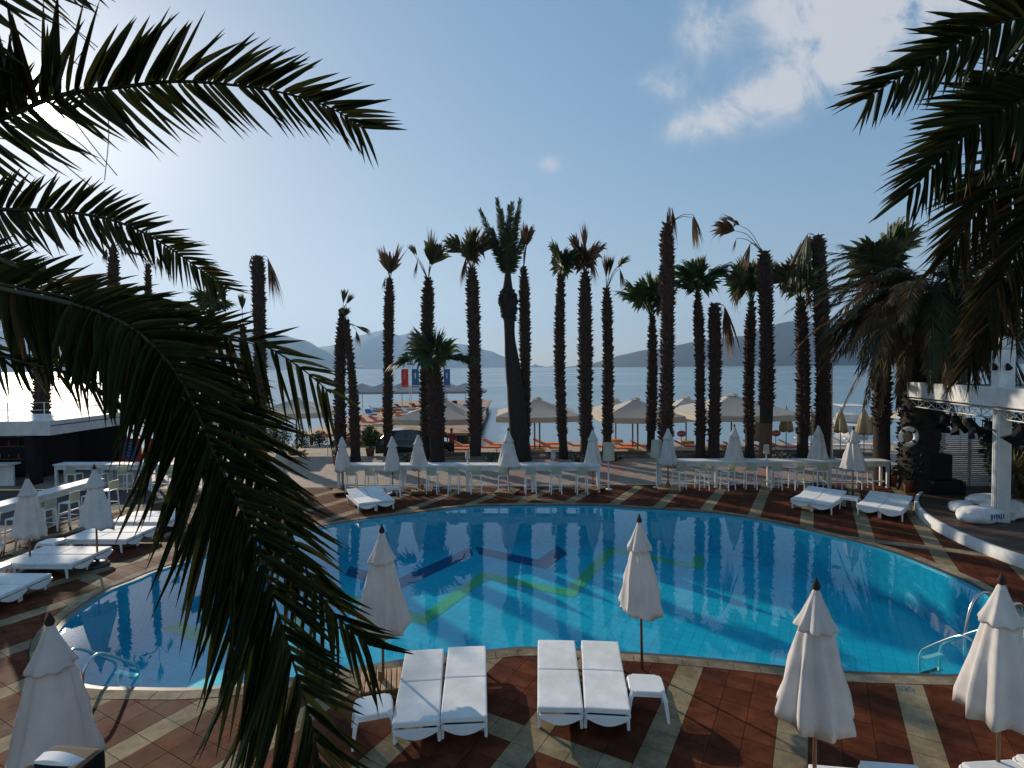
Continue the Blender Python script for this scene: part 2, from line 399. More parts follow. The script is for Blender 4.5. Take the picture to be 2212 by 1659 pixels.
# base sheet of the deck with the pool cut out
cen = Vector((.8, 14, 0)); X0, X1, Y0, Y1 = -45, 45, -6, 22.95
def to_rect(p):
    d = (p - cen).normalized(); ts = []
    if d.x > 1e-6: ts.append((X1 - cen.x) / d.x)
    if d.x < -1e-6: ts.append((X0 - cen.x) / d.x)
    if d.y > 1e-6: ts.append((Y1 - cen.y) / d.y)
    if d.y < -1e-6: ts.append((Y0 - cen.y) / d.y)
    return cen + d * min(ts)
mb = MB(); n = len(O1); outer = [to_rect(p) for p in O1]
vs = [(p.x, p.y, -.014) for p in O1] + [(p.x, p.y, -.014) for p in outer]
mb.add(vs, [(i, (i + 1) % n, n + (i + 1) % n, n + i) for i in range(n)])
for cx_, cy_ in ((X0, Y0), (X1, Y0), (X1, Y1), (X0, Y1)):
    j = min(range(n), key=lambda i: -((outer[i].x - cen.x) * (cx_ - cen.x) / 50 + (outer[i].y - cen.y) * (cy_ - cen.y) / 10) if False else (outer[i] - Vector((cx_, cy_, 0))).length)
    for k in (j - 1, j):
        a, b = outer[k % n], outer[(k + 1) % n]
        if abs(a.x - b.x) > 1e-3 and abs(a.y - b.y) > 1e-3:
            mb.add([(a.x, a.y, -.014), (cx_, cy_, -.014), (b.x, b.y, -.014)], [(0, 1, 2)])
deck = tag(mb.build('pool_deck', M['grout']), kind='structure')
# coping stones round the edge, one by one
cop = resample(outline, 124, True); c1, c2 = offset(cop, .125), offset(cop, .355)
for i in range(len(cop)):
    a, b, c, d = c1[i], c1[(i + 1) % len(cop)], c2[(i + 1) % len(cop)], c2[i]
    a, b, c, d = a.lerp(b, .012), b.lerp(a, .012), c.lerp(d, .012), d.lerp(c, .012)
    z = .006 + random.uniform(-.002, .002)
    mb = MB(); vs = [(p.x, p.y, -.014) for p in (a, b, c, d)] + [(p.x, p.y, z) for p in (a, b, c, d)]
    mb.add(vs, [(4, 5, 6, 7)[::-1], (0, 1, 5, 4), (1, 2, 6, 5), (2, 3, 7, 6), (3, 0, 4, 7)])
    mb.build('coping_stone', M['coping'], deck)
# gutter, wall, floor, water
pool = tag(ring(outline, O1, -.02, -.006, 'pool_rim', M['gutter']), kind='structure')
PZ = -1.35
mb = MB(); n = len(outline)
vs = [(p.x, p.y, -.02) for p in outline] + [(p.x, p.y, PZ) for p in outline] + [(cen.x, cen.y, PZ)]
mb.add(vs, [(i, n + i, n + (i + 1) % n, (i + 1) % n) for i in range(n)])
mb.add(vs, [(n + i, 2 * n, n + (i + 1) % n) for i in range(n)], 1)
basin = tag(mb.build('pool_basin', [M['pool_wall'], M['pool_floor']]), kind='structure')
mb = MB(); mb.add([(p.x, p.y, -.055) for p in outline] + [(cen.x, cen.y, -.055)], [(i, (i + 1) % n, n) for i in range(n)])
tag(mb.build('pool_water', M['pool_water']), kind='structure')
# mosaic zigzag bands on the pool floor
def inside(p, poly):
    c = False; j = len(poly) - 1
    for i in range(len(poly)):
        if (poly[i].y > p.y) != (poly[j].y > p.y) and p.x < (poly[j].x - poly[i].x) * (p.y - poly[i].y) / (poly[j].y - poly[i].y) + poly[i].x: c = not c
        j = i
    return c
inner = offset(outline, -.25)
def band(pts, w, m, z):
    mb = MB()
    P = [Vector((p.x, p.y, 0)) for p in pts]; N_ = len(P); Lf, Rt = [], []
    for i in range(N_):
        t1 = (P[i] - P[i - 1]).normalized() if i else (P[1] - P[0]).normalized()
        t2 = (P[i + 1] - P[i]).normalized() if i < N_ - 1 else t1
        n1, n2 = Vector((-t1.y, t1.x, 0)), Vector((-t2.y, t2.x, 0))
        b = (n1 + n2).normalized(); k = w / 2 / max(.35, b.dot(n1))
        Lf.append(P[i] + b * k); Rt.append(P[i] - b * k)
    for i in range(N_ - 1):
        K = 24
        for k in range(K):
            q = [Lf[i].lerp(Lf[i + 1], k / K), Lf[i].lerp(Lf[i + 1], (k + 1) / K), Rt[i].lerp(Rt[i + 1], (k + 1) / K), Rt[i].lerp(Rt[i + 1], k / K)]
            if all(inside(p, inner) for p in q): mb.add([(p.x, p.y, z) for p in q], [(3, 2, 1, 0)])
    if mb.v: mb.build('mosaic_band', m, basin)
f = lambda u, v: gnd(u, v, PZ)
nav = [f(858, 1263), f(1025, 1188), f(1171, 1219), f(1261, 1155), f(1445, 1173), f(1480, 1130)]
st = nav[0] - nav[2]
nav = [nav[0] + st * 1.4 + (nav[1] - nav[2]) * .0, nav[0] + (nav[1] - nav[2])] + nav
band(nav, .62, M['navy'], PZ + .004)
lim = [f(916, 1339), f(1046, 1243), f(1231, 1282), f(1321, 1187), f(1501, 1224), f(1530, 1175), f(1726, 1180), f(1730, 1140)]
st = lim[0] - lim[2]
lim = [lim[1] + st * 2, lim[0] + st, lim[1] + st] + lim
band(lim, .42, M['lime'], PZ + .008)

# floor tiles: a grid turned 29.2 degrees; every fourth column is beige, with two beige cross rows
TS, AL = .385, R(29.2)
d1 = Vector((math.sin(AL), math.cos(AL), 0)); dn = Vector((math.cos(AL), -math.sin(AL), 0))
P0, Q0 = 1.28 - TS / 2, 6.40 - TS / 2
def clip(poly, pt, nrm):
    out = []
    for i in range(len(poly)):
        a, b = poly[i], poly[(i + 1) % len(poly)]
        da, db = (a - pt).dot(nrm), (b - pt).dot(nrm)
        if da >= 0: out.append(a)
        if (da >= 0) != (db >= 0): out.append(a.lerp(b, da / (da - db)))
    return out
O2s = O2; tiles = []
for i in range(-60, 61):
    for j in range(-30, 90):
        c = dn * (P0 + (i + .5) * TS) + d1 * (Q0 + (j + .5) * TS)
        if not (-22 < c.x < 22 and 1.5 < c.y < 22.7): continue
        g = TS / 2 - .004
        poly = [c + dn * sx * g + d1 * sy * g for sx, sy in ((-1, -1), (1, -1), (1, 1), (-1, 1))]
        full = True
        k = min(range(0, len(O2s), 2), key=lambda q: (O2s[q] - c).length_squared)
        k = min(range(k - 2, k + 3), key=lambda q: (O2s[q % len(O2s)] - c).length_squared) % len(O2s)
        dist = (O2s[k] - c).length
        if inside(c, O2s) and dist > TS * .72: continue
        if dist < TS * .72:
            t = (O2s[(k + 1) % len(O2s)] - O2s[k - 1]).normalized(); nn = Vector((t.y, -t.x, 0))
            poly = clip(poly, O2s[k] + nn * .004, nn); full = False
            if len(poly) < 3: continue
        beige = (i % 4 == 0) or (j % 31 == 0)
        u, v, dep = proj(c)
        vis = -30 < u < 2240 and v < 1700
        tiles.append((dep if vis else 900 + dep, c, poly, full, beige))
tiles.sort(key=lambda t: t[0])
def prism(mb, poly, z, o=Vector((0, 0, 0))):
    n = len(poly); vs = [(p.x - o.x, p.y - o.y, -.014) for p in poly] + [(p.x - o.x, p.y - o.y, z) for p in poly]
    mb.add(vs, [tuple(range(n, 2 * n))] + [(i, (i + 1) % n, n + (i + 1) % n, n + i) for i in range(n)])
rest = [MB(), MB()]; shared = {}
for q, (dep, c, poly, full, beige) in enumerate(tiles):
    z = random.uniform(-.0012, .0012)
    if q < 300:
        if full:
            if beige not in shared:
                mb = MB(); prism(mb, poly, 0, c); shared[beige] = mb.mesh('tile', M['beige_tile' if beige else 'red_tile'])
            o = put(shared[beige], 'tile', deck); o.location = (c.x, c.y, z)
        else:
            mb = MB(); prism(mb, poly, 0, c); o = mb.build('tile', M['beige_tile' if beige else 'red_tile'], deck); o.location = (c.x, c.y, z)
    else: prism(rest[int(beige)], poly, z)
allr = MB(); allr.add(rest[0].v, rest[0].f, 0); allr.add(rest[1].v, rest[1].f, 1)
tag(allr.build('tiles', [M['red_tile'], M['beige_tile']], deck), kind='stuff')
# depth marking painted on the beige tile by the near edge
cu = bpy.data.curves.new('depth_marking', 'FONT'); cu.body = '120'; cu.size = .17; cu.align_x = 'CENTER'; cu.align_y = 'CENTER'
tmp = bpy.data.objects.new('tmp', cu); C.objects.link(tmp)
me = bpy.data.meshes.new_from_object(tmp.evaluated_get(bpy.context.evaluated_depsgraph_get())); bpy.data.objects.remove(tmp)
me.materials.clear(); me.materials.append(M['blue'])
o = put(me, 'depth_marking', deck); o.location = gnd(1955, 1487, .0045); o.rotation_euler = (0, 0, -AL * .3)

# promenade behind the bars, with a pattern of slabs
def paving_mat():
    m = M['paving']; nt = m.node_tree; N, L = nt.nodes.new, nt.links.new; b = nt.nodes['Principled BSDF']
    src = b.inputs['Base Color'].links[0].from_socket
    tc = N('ShaderNodeTexCoord'); mp = N('ShaderNodeMapping'); mp.inputs['Rotation'].default_value = (0, 0, AL); L(tc.outputs['Object'], mp.inputs[0])
    br = N('ShaderNodeTexBrick'); br.inputs['Scale'].default_value = 1; br.inputs['Brick Width'].default_value = .4; br.inputs['Row Height'].default_value = .2
    br.inputs['Mortar Size'].default_value = .012
    br.inputs['Color1'].default_value = (1, 1, 1, 1); br.inputs['Color2'].default_value = (.82, .76, .72, 1); br.inputs['Mortar'].default_value = (.5, .46, .44, 1)
    L(mp.outputs[0], br.inputs['Vector'])
    mx = N('ShaderNodeMix'); mx.data_type = 'RGBA'; mx.blend_type = 'MULTIPLY'; mx.inputs[0].default_value = 1
    L(src, mx.inputs[6]); L(br.outputs[0], mx.inputs[7]); L(mx.outputs[2], b.inputs['Base Color'])
paving_mat()
mb = MB(); mb.add([(-60, 22.96, -.004), (60, 22.96, -.004), (60, 31.0, -.004), (-60, 31.0, -.004)], [(0, 1, 2, 3)])
tag(mb.build('promenade', M['paving']), kind='structure')
mb = MB()
mb.box((-2.9 - 28, 22.955, -.10), (62, .1, .2)); 
# red bands across the promenade
mb = MB()
for x in (-1.2, 2.6, 9.8, 15.2):
    mb.add([(x, 23.0, .0004), (x + 1.6, 23.0, .0004), (x + 4.6, 30.9, .0004), (x + 3.0, 30.9, .0004)], [(0, 1, 2, 3)])
tag(mb.build('paving_bands', mat('rose_paving', (.30, .16, .12), .7, .2, 2, detail=8)), kind='structure')
# planting bed with kerb under the palms
mb = MB(); mb.box((6.5, 30.3, .03), (26, 1.3, .10)); bed = tag(mb.build('planting_bed', M['soil']), kind='structure')
mb = MB(); mb.box((6.5, 29.58, .06), (26.2, .12, .16)); mb.box((6.5, 31.02, .06), (26.2, .12, .16)); mb.build('kerb', M['coping'], bed)
# beach, sloping to the sea
mb = MB(); prof = [(31.0, -.012), (32.2, -.30), (33.2, -.5), (39, -.62), (41.5, -.9), (47, -1.7), (60, -3)]
xs = [-900, -300, -100] + [x * 2 for x in range(-35, 36)] + [100, 300, 900]
vs = []
for y_, z_ in prof:
    for x_ in xs: vs.append((x_, y_ + 0.5 * math.sin(x_ * .31) * (1 if 35 < y_ < 45 else 0), z_ + (random.uniform(-.03, .03) if 33 < y_ < 45 else 0)))
nx = len(xs)
mb.add(vs, [(j * nx + i, j * nx + i + 1, (j + 1) * nx + i + 1, (j + 1) * nx + i) for j in range(len(prof) - 1) for i in range(nx - 1)])
tag(mb.build('beach', M['sand'], smooth=True), kind='structure')
SEA = -.9
mb = MB(); ys = [36, 60, 120, 300, 900, 3000, 9500]; hw = [900, 900, 1500, 3000, 9000, 9500, 9500]
vs = []
for y_, h_ in zip(ys, hw): vs += [(-h_, y_, SEA), (h_, y_, SEA)]
mb.add(vs, [(2 * i, 2 * i + 1, 2 * i + 3, 2 * i + 2) for i in range(len(ys) - 1)])
tag(mb.build('sea', M['sea']), kind='structure')

# hills beyond the bay
from mathutils import noise as NZ
def hill(name, ridge, Y, depth, seed, label):
    pts = [at(u, v, Y) for u, v in ridge]
    x0, x1 = pts[0].x, pts[-1].x; n = 150; rows = 16; vs = []
    def hz(x):
        for i in range(len(pts) - 1):
            if pts[i].x <= x <= pts[i + 1].x:
                t = (x - pts[i].x) / max(1e-6, pts[i + 1].x - pts[i].x); t = t * t * (3 - 2 * t) * .5 + t * .5
                return pts[i].z * (1 - t) + pts[i + 1].z * t
        return pts[-1].z
    for j in range(rows):
        s = j / (rows - 1)                        # 0 shore in front, .55 ridge, 1 behind
        for i in range(n):
            x = x0 + (x1 - x0) * i / (n - 1); h = hz(x) - SEA
            if s <= .55: k = (s / .55) ** .85
            else: k = 1 - ((s - .55) / .45) ** 1.5
            yy = Y + (s - .55) * depth
            nzv = NZ.fractal(Vector((x / depth * 5 + seed, yy / depth * 5, seed)), .9, 2.1, 6)
            z = SEA - 1.5 + h * k + nzv * h * .16 * math.sin(math.pi * min(1, max(0, k))) + nzv * h * .035 * k
            if s == 0 or s == 1: z = SEA - 2
            vs.append((x * (yy / Y if False else 1), yy, z))
    mb = MB(); mb.add(vs, [(j * n + i, j * n + i + 1, (j + 1) * n + i + 1, (j + 1) * n + i) for j in range(rows - 1) for i in range(n - 1)])
    o = mb.build(name, M['forest'], smooth=True); return tag(o, label, None, None, 'structure')
hill('hills', [(1225, 792), (1255, 789), (1320, 776), (1340, 766), (1400, 753), (1440, 750), (1480, 741), (1510, 734), (1560, 728), (1610, 724), (1650, 706), (1700, 690),
      (1730, 691), (1760, 697), (1800, 688), (1850, 690), (1900, 699), (1960, 704), (2040, 700), (2110, 703), (2212, 722), (2330, 735), (2500, 760), (2620, 792)], 3400, 1500, 3.1, 'blue wooded hills across the bay behind the taller palms')
hill('hills', [(-420, 790), (-330, 740), (-200, 710), (-60, 690), (60, 684), (170, 672), (300, 676), (420, 690), (520, 706), (600, 716), (650, 731), (690, 752), (725, 778), (760, 792)], 4200, 1700, 8.4, 'dark blue headland behind the drooping date palm fronds')
hill('hills', [(500, 790), (640, 760), (690, 748), (735, 741), (780, 722), (815, 712), (838, 711), (862, 724), (885, 718), (910, 722), (945, 734), (1000, 742), (1060, 757), (1085, 768), (1104, 780), (1122, 792)], 6500, 1900, 5.7, 'pale hazy mountain on the horizon behind the pier')
hill('islet', [(1138, 793), (1150, 789), (1156, 786), (1162, 789), (1180, 792), (1196, 790), (1215, 792), (1222, 793)], 5200, 300, 1.2, 'tiny low islet on the horizon')

# the air over the bay
def haze():
    mb = MB(); mb.box((0, 3640, 306), (19800, 7960, 620))
    m = bpy.data.materials.new('haze_air'); m.use_nodes = True; nt = m.node_tree; nt.nodes.clear()
    out = nt.nodes.new('ShaderNodeOutputMaterial'); pv = nt.nodes.new('ShaderNodeVolumePrincipled')
    pv.inputs['Color'].default_value = HAZE_COL; pv.inputs['Density'].default_value = HAZE_D; pv.inputs['Anisotropy'].default_value = .35
    nt.links.new(pv.outputs[0], out.inputs['Volume'])
    tag(mb.build('haze', m), kind='stuff')
HAZE_COL, HAZE_D = (.42, .66, 1.0, 1), 1.15e-4
haze()
# ------------------------------------------------------------------ palms
UP = Vector((0, 0, 1)); CAMP = Vector((0, 0, CAM_H))
def trunk_path(base, top, bow, n=26):
    out = []
    for i in range(n):
        t = i / (n - 1); p = base.lerp(top, t)
        p.x += bow * math.sin(t * math.pi); out.append(p)
    return out
def leaf(mb, O, E, Rr, style, rng):
    """fan leaf: petiole from O to E, then segments"""
    Lp = (E - O).length
    if Lp > .03:
        mid = O.lerp(E, .55) + UP * (.16 * Lp if style != 'spear' else .02)
        pth = spline([O, mid, E], 4); mb.tube(pth, [.022 * (1 - .5 * k / (len(pth) - 1)) for k in range(len(pth))], 4)
        d = (E - mid).normalized()
    else: d = UP.copy()
    if style == 'fan':
        n, half, droop, wid = 24, R(112), .2, 2.0; Rr *= 1.3
    elif style == 'half':
        n, half, droop, wid = 16, R(52), .16, 2.0; Rr *= 1.3
    elif style == 'spear':
        n, half, droop, wid = 14, R(20), .06, 2.2; Rr *= 1.15
    else:
        n, half, droop, wid = 20, R(19), .1, 1.9; Rr *= 1.1
        d = (d * .22 - UP).normalized()
    view = (E - CAMP).normalized()
    s = d.cross(view)
    if s.length < .2: s = d.cross(Vector((1, 0, .2)))
    s = (Matrix.Rotation(rng.uniform(-.55, .55), 3, d) @ s.normalized())
    nrm = s.cross(d).normalized()
    for i in range(n):
        a = half * (2 * (i + .5) / n - 1) + rng.uniform(-.04, .04)
        dr = (d * math.cos(a) + s * math.sin(a) + nrm * rng.uniform(-.12, .12)).normalized()
        ln = Rr * (.72 + .28 * math.cos(a)) * rng.uniform(.82, 1.08)
        if style == 'dry': ln *= rng.uniform(.6, 1.1)
        sd = dr.cross(nrm).normalized()
        w = wid * (ln * .55 * half * 2 / n * .5 * 1.1 + .010)
        p1 = E + dr * ln * .5; p2 = E + dr * ln * .78 - UP * ln * droop * .3; p3 = E + dr * ln - UP * ln * droop * rng.uniform(.6, 1.7)
        up_ = nrm * w * .5
        mb.add([E, p1 + sd * w, p1 + up_, p1 - sd * w, p2 + sd * w * .55, p2 - sd * w * .55, p3], [(0, 1, 2), (0, 2, 3), (1, 4, 2), (2, 4, 5), (2, 5, 3), (4, 6, 5)])
        if rng.random() < .5:                    # loose fibre at the tip
            q = p3 + Vector((rng.uniform(-.1, .1), rng.uniform(-.1, .1), -rng.uniform(.12, .4)))
            mb.add([p2, p3 + sd * .008, q, p3 - sd * .008], [(0, 1, 2, 3)])
PALM_GROUP = 'fan palms in the row along the beach promenade'
def fan_palm(u, vb, vt, w, lean, leaves, label, seed, bare=None, bow=0.0, tip=1.1, stub_from=1.3, dark=False, group=PALM_GROUP, zb=0.0):
    rng = random.Random(seed)
    B = gnd(u, vb, zb); s = B.y / F
    T = at(u + lean, vt, B.y + rng.uniform(-.15, .15))
    t = thing('fan_palm', label, 'palm tree', B, 0, group)
    T = T - B; path = trunk_path(Vector((0, 0, -.1)), T, (bow + rng.uniform(-6, 6)) * s); H = T.z
    r0 = w * s / 2 * .80; rng0 = rng.uniform(.5, 1.1); n = len(path); rad = []
    for i in range(n):
        h = H * i / (n - 1)
        r = r0 * (1.12 if h < .4 else 1.0) * (1 - .10 * h / H) * (1 + .07 * math.sin(h * rng0 + seed))
        if H - h < tip: r = r0 * (.42 + .48 * (H - h) / tip)
        rad.append(r * rng.uniform(.96, 1.05))
    mb = MB(); mb.tube(path, rad, 12)
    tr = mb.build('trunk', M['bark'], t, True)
    # leaf bases ("boots") left on the trunk
    mb = MB(); step = .15; h = stub_from; k = 0; barez = (0, 0) if bare is None else bare
    while h < H - .1:
        f_ = h / H * (n - 1); i = min(n - 2, int(f_)); p = path[i].lerp(path[i + 1], f_ - i); r = rad[i] * (1 - f_ + i) + rad[i + 1] * (f_ - i)
        m_ = 9 if r > .2 else 6
        for q in range(m_):
            if barez[0] < h < barez[1]: continue
            a = 2 * math.pi * (q + .5 * (k % 2)) / m_ + rng.uniform(-.25, .25)
            o = Vector((math.cos(a), math.sin(a), 0)); tn = Vector((-o.y, o.x, 0))
            hw = rng.uniform(.05, .085); out = rng.uniform(.07, .17) * (w * s / .62) ** .5; up = rng.uniform(.10, .24)
            zz = p + UP * rng.uniform(-.05, .05)
            mb.add([zz + o * r * .9 - tn * hw, zz + o * r * .9 + tn * hw, zz + o * r * .85 + UP * .15, zz + o * (r + out) + UP * up + tn * rng.uniform(-.05, .05)],
                   [(0, 1, 3), (1, 2, 3), (2, 0, 3)])
        h += step * rng.uniform(.8, 1.2); k += 1
    tag(mb.build('leaf_stubs', M['stub'], t), kind='stuff')
    if bare:
        mb = MB(); seg = [p for i, p in enumerate(path) if bare[0] - .3 < H * i / (n - 1) < bare[1] + .3]
        if len(seg) > 1: mb.tube(seg, [r0 * .97] * len(seg), 12); mb.build('bare_band', M['bare'], t, True)
    full = []
    for (du, dv, style, rp, col) in leaves:
        rp *= 1.14; full.append((du * .85, dv * .8, style, rp, col))
        if style == 'fan': full.append((du * .6 + rng.uniform(-9, 9), dv * .45 + rng.uniform(-4, 6), 'fan', rp * .85, col)); full.append((du * .9 + rng.uniform(-8, 8), dv * .9 + rng.uniform(-10, 4), 'half', rp * .9, col))
        elif style in ('half', 'spear'): full.append((du * .8 + rng.uniform(-3, 3), dv * .75, style, rp * .9, col))
    for (du, dv, style, rp, col) in full:
        E = T + Vector((du * s, rng.uniform(-.5, .5) * abs(du) * s, -dv * s)); mb = MB()
        leaf(mb, T - UP * .15, E, rp * s, style, rng)
        mb.build('fan_leaf', M[{'g': 'fan', 'o': 'olive', 'd': 'dry'}[col]], t)
    return t

G = lambda *a: list(a)
fan_palm(85, 990, 640, 36, 4, G((-20, -14, 'fan', 42, 'g'), (22, -10, 'fan', 42, 'o'), (0, -25, 'spear', 50, 'g'), (-32, 16, 'dry', 50, 'd'), (30, 20, 'dry', 50, 'd')),
         'shaggy palm trunk in front of the flat-roofed dark beach bar', 1)
fan_palm(238, 988, 530, 23, 6, G((-18, 8, 'dry', 24, 'd'), (18, 2, 'dry', 24, 'd'), (6, -8, 'spear', 24, 'd'), (-6, -12, 'spear', 22, 'd'), (22, -8, 'half', 18, 'd')),
         'palm with only a crooked ragged tuft, seen through the second date frond', 2)
fan_palm(318, 985, 570, 15, 2, G((0, -50, 'spear', 30, 'g'), (-26, -26, 'half', 26, 'o'), (20, -20, 'dry', 24, 'd')),
         'thinnest far palm between the date fronds, with one upright spear leaf', 3)
fan_palm(457, 985, 668, 29, -2, G((-18, -22, 'fan', 32, 'g'), (12, -26, 'fan', 34, 'o'), (22, -8, 'fan', 30, 'g'), (-28, -4, 'half', 34, 'o'), (-4, -40, 'spear', 34, 'g')),
         'bushy-crowned palm half hidden behind the drooping date frond', 4)
fan_palm(385, 984, 740, 18, -8, G((-8, -14, 'spear', 24, 'o'), (10, -8, 'dry', 26, 'd')), 'short thin palm behind the big frond by the red awning', 41)
fan_palm(526, 975, 700, 19, -2, G((0, -40, 'spear', 32, 'o'),), 'slim palm with a single upright spike, beside the thick-headed bare palm', 5)
fan_palm(560, 986, 552, 30, -4, G((22, 2, 'dry', 78, 'd'), (28, 18, 'dry', 70, 'd'), (-12, 2, 'dry', 20, 'd')),
         'topless palm with one dead brown leaf hooked over its side', 6, tip=.4)
fan_palm(737, 993, 665, 27, 3, G((2, -12, 'spear', 26, 'o'), (8, -10, 'spear', 24, 'd'), (12, 20, 'dry', 36, 'd')),
         'palm ending in a bare spiky point, left of its leaning thin neighbour', 7, tip=1.8)
fan_palm(768, 996, 690, 25, -22, G((4, -10, 'half', 18, 'g'), (26, 18, 'spear', 28, 'o'), (28, 30, 'dry', 24, 'd')),
         'short palm with a wide foot and a thin leaning neck', 8, tip=4.6)
fan_palm(838, 984, 600, 23, 4, G((-4, -14, 'spear', 50, 'd'), (6, -14, 'spear', 52, 'd'), (0, -10, 'half', 42, 'd'), (-10, -2, 'dry', 30, 'd')),
         'palm with a narrow brown brush of leaves, behind the parasol by the lone lounger pair', 9)
fan_palm(921, 992, 600, 31, 4, G((4, -34, 'spear', 62, 'o'), (8, -34, 'half', 48, 'o'), (-24, -48, 'dry', 38, 'd'), (-30, -62, 'spear', 24, 'o')),
         'palm with one leaf upright and one long leaf bent to the side', 10)
fan_palm(944, 996, 785, 42, -6, G((-14, -14, 'fan', 46, 'g'), (10, -14, 'fan', 50, 'g'), (0, -30, 'spear', 48, 'g'), (34, -12, 'half', 46, 'g'), (60, -14, 'half', 40, 'g'), (-62, -14, 'half', 40, 'g'), (-20, -44, 'half', 44, 'o')),
         'lowest palm with a full green crown, in front of a taller trunk', 11, tip=.8)
fan_palm(1027, 990, 578, 32, -8, G((-26, -40, 'half', 40, 'o'), (-4, -52, 'fan', 42, 'o'), (14, -48, 'fan', 40, 'd'), (0, -30, 'fan', 40, 'o'), (24, -36, 'half', 40, 'o'), (-14, -30, 'dry', 50, 'd')),
         'palm with a thick tan and olive tuft just left of the tall date palm', 12)
fan_palm(1133, 992, 575, 25, -2, G((2, -42, 'spear', 56, 'd'), (6, -56, 'half', 36, 'd'), (8, -66, 'spear', 26, 'o')),
         'palm close behind the date palm, with a single brown upright leaf', 14)
fan_palm(1218, 991, 590, 24, -6, G((-6, -24, 'fan', 44, 'g'), (10, -22, 'fan', 42, 'g'), (20, -32, 'half', 30, 'g'), (-2, -14, 'fan', 34, 'o')),
         'palm with a compact dark green crown next to a brown-headed one', 15)
fan_palm(1266, 992, 588, 33, -2, G((-8, -24, 'fan', 44, 'd'), (8, -26, 'fan', 44, 'd'), (0, -54, 'spear', 58, 'd'), (-18, -52, 'spear', 34, 'd'), (16, -34, 'dry', 40, 'd')),
         'stout palm with an all brown dead crown', 16)
fan_palm(1310, 988, 622, 25, 0, G((0, -28, 'spear', 44, 'o'), (6, -30, 'spear', 46, 'o'), (32, -50, 'dry', 38, 'o'), (30, -58, 'half', 26, 'o')),
         'palm with two sparse narrow olive leaves and one bending off sideways', 17)
fan_palm(1405, 976, 684, 22, 4, G((-2, -50, 'fan', 48, 'g'), (-22, -42, 'fan', 40, 'g'), (14, -58, 'fan', 44, 'g'), (-44, -42, 'half', 40, 'g'), (-36, -68, 'half', 34, 'g'), (10, -26, 'fan', 34, 'o')),
         'palm with a wide fresh green crown, left of the tallest bare palm', 18)
fan_palm(1436, 1000, 482, 33, 4, G((6, -44, 'dry', 58, 'd'), (14, -42, 'dry', 50, 'd'), (60, -16, 'dry', 58, 'd'), (2, -30, 'dry', 62, 'd'), (64, -14, 'dry', 50, 'd')),
         'tallest palm of the row, its dead brown leaves hanging from bent stalks', 19, tip=.9)
fan_palm(1513, 990, 632, 23, -6, G((-20, -30, 'fan', 46, 'g'), (16, -24, 'fan', 46, 'g'), (0, -34, 'fan', 44, 'g'), (34, -44, 'half', 40, 'g'), (-40, -20, 'half', 38, 'g'), (4, -40, 'spear', 40, 'd')),
         'palm with a broad green crown rising beside a shorter dead palm', 20)
fan_palm(1541, 992, 655, 29, 2, G((20, 6, 'dry', 64, 'd'), (42, 60, 'dry', 62, 'd'), (30, 10, 'dry', 76, 'd'), (46, 56, 'dry', 50, 'd')),
         'short headless palm trailing two long dead leaves towards the water', 21, tip=.4)
fan_palm(1620, 988, 652, 24, 4, G((-14, -46, 'fan', 46, 'g'), (8, -44, 'fan', 46, 'g'), (-30, -48, 'half', 40, 'o'), (18, -52, 'fan', 44, 'g'), (-18, -66, 'spear', 40, 'd'), (-36, -40, 'dry', 34, 'd')),
         'palm with a dark green crown half behind a bare-topped trunk', 22)
fan_palm(1652, 1006, 542, 33, -2, G((-66, -64, 'half', 40, 'd'), (-60, -40, 'dry', 34, 'd'), (-32, -22, 'dry', 50, 'd'), (-28, -24, 'dry', 46, 'd'), (40, 88, 'dry', 14, 'o')),
         'bare-topped palm with long stalks carrying dead leaves and a smooth lower trunk', 23, bare=(.2, 3.0), stub_from=3.0, tip=.5)
fan_palm(1733, 988, 642, 29, -4, G((-8, -36, 'fan', 46, 'o'), (6, -40, 'fan', 44, 'g'), (-32, -56, 'half', 40, 'd'), (14, -28, 'dry', 48, 'd'), (-44, -40, 'half', 46, 'g'), (0, -60, 'half', 42, 'o')),
         'palm with a loose olive crown just left of a trunk bent over at the top', 24)
fan_palm(1778, 990, 508, 35, -12, G((-26, -4, 'dry', 92, 'o'), (-34, 14, 'dry', 80, 'o'), (-18, -2, 'dry', 70, 'd'), (-8, 2, 'dry', 60, 'd')),
         'tall thick palm with its drooping leaves folded over to one side', 25, tip=.4)
fan_palm(1905, 1046, 600, 38, 8, G((-40, -56, 'half', 52, 'o'), (-18, -30, 'fan', 56, 'o'), (10, -80, 'half', 60, 'g'), (30, -70, 'half', 54, 'o'), (-50, -20, 'dry', 60, 'd'), (8, -36, 'fan', 56, 'o'), (24, -24, 'dry', 60, 'd')),
         'palm with an orange-brown smooth foot behind the end of the bar counter', 26, bare=(.0, 2.4), stub_from=2.5)

# ---- pinnate (date palm) fronds
def leaflet_mesh(name, curve, m, twist=0.0):
    mb = MB(); st = [0, .08, .25, .5, .75, .92, 1.0]; wd = [.35, .8, 1, .88, .55, .22, .02]
    vs = []
    for x, w in zip(st, wd):
        z = -curve * x * x
        a = twist * x
        vs += [(x, -w * .5 * math.cos(a), z + .18 * w * .5), (x, 0, z - .05 * w), (x, w * .5 * math.cos(a), z + .18 * w * .5)]
    fs = []
    for i in range(len(st) - 1):
        for k in (0, 1): fs.append((i * 3 + k, i * 3 + 3 + k, i * 3 + 4 + k, i * 3 + 1 + k))
    mb.add(vs, fs); return mb.mesh(name, m)
def frond_frame(path, hint):
    out = []
    for i, p in enumerate(path):
        t = (path[min(i + 1, len(path) - 1)] - path[max(i - 1, 0)]).normalized()
        s = t.cross(hint).normalized(); nn = s.cross(t).normalized(); out.append((p, t, s, nn))
    return out
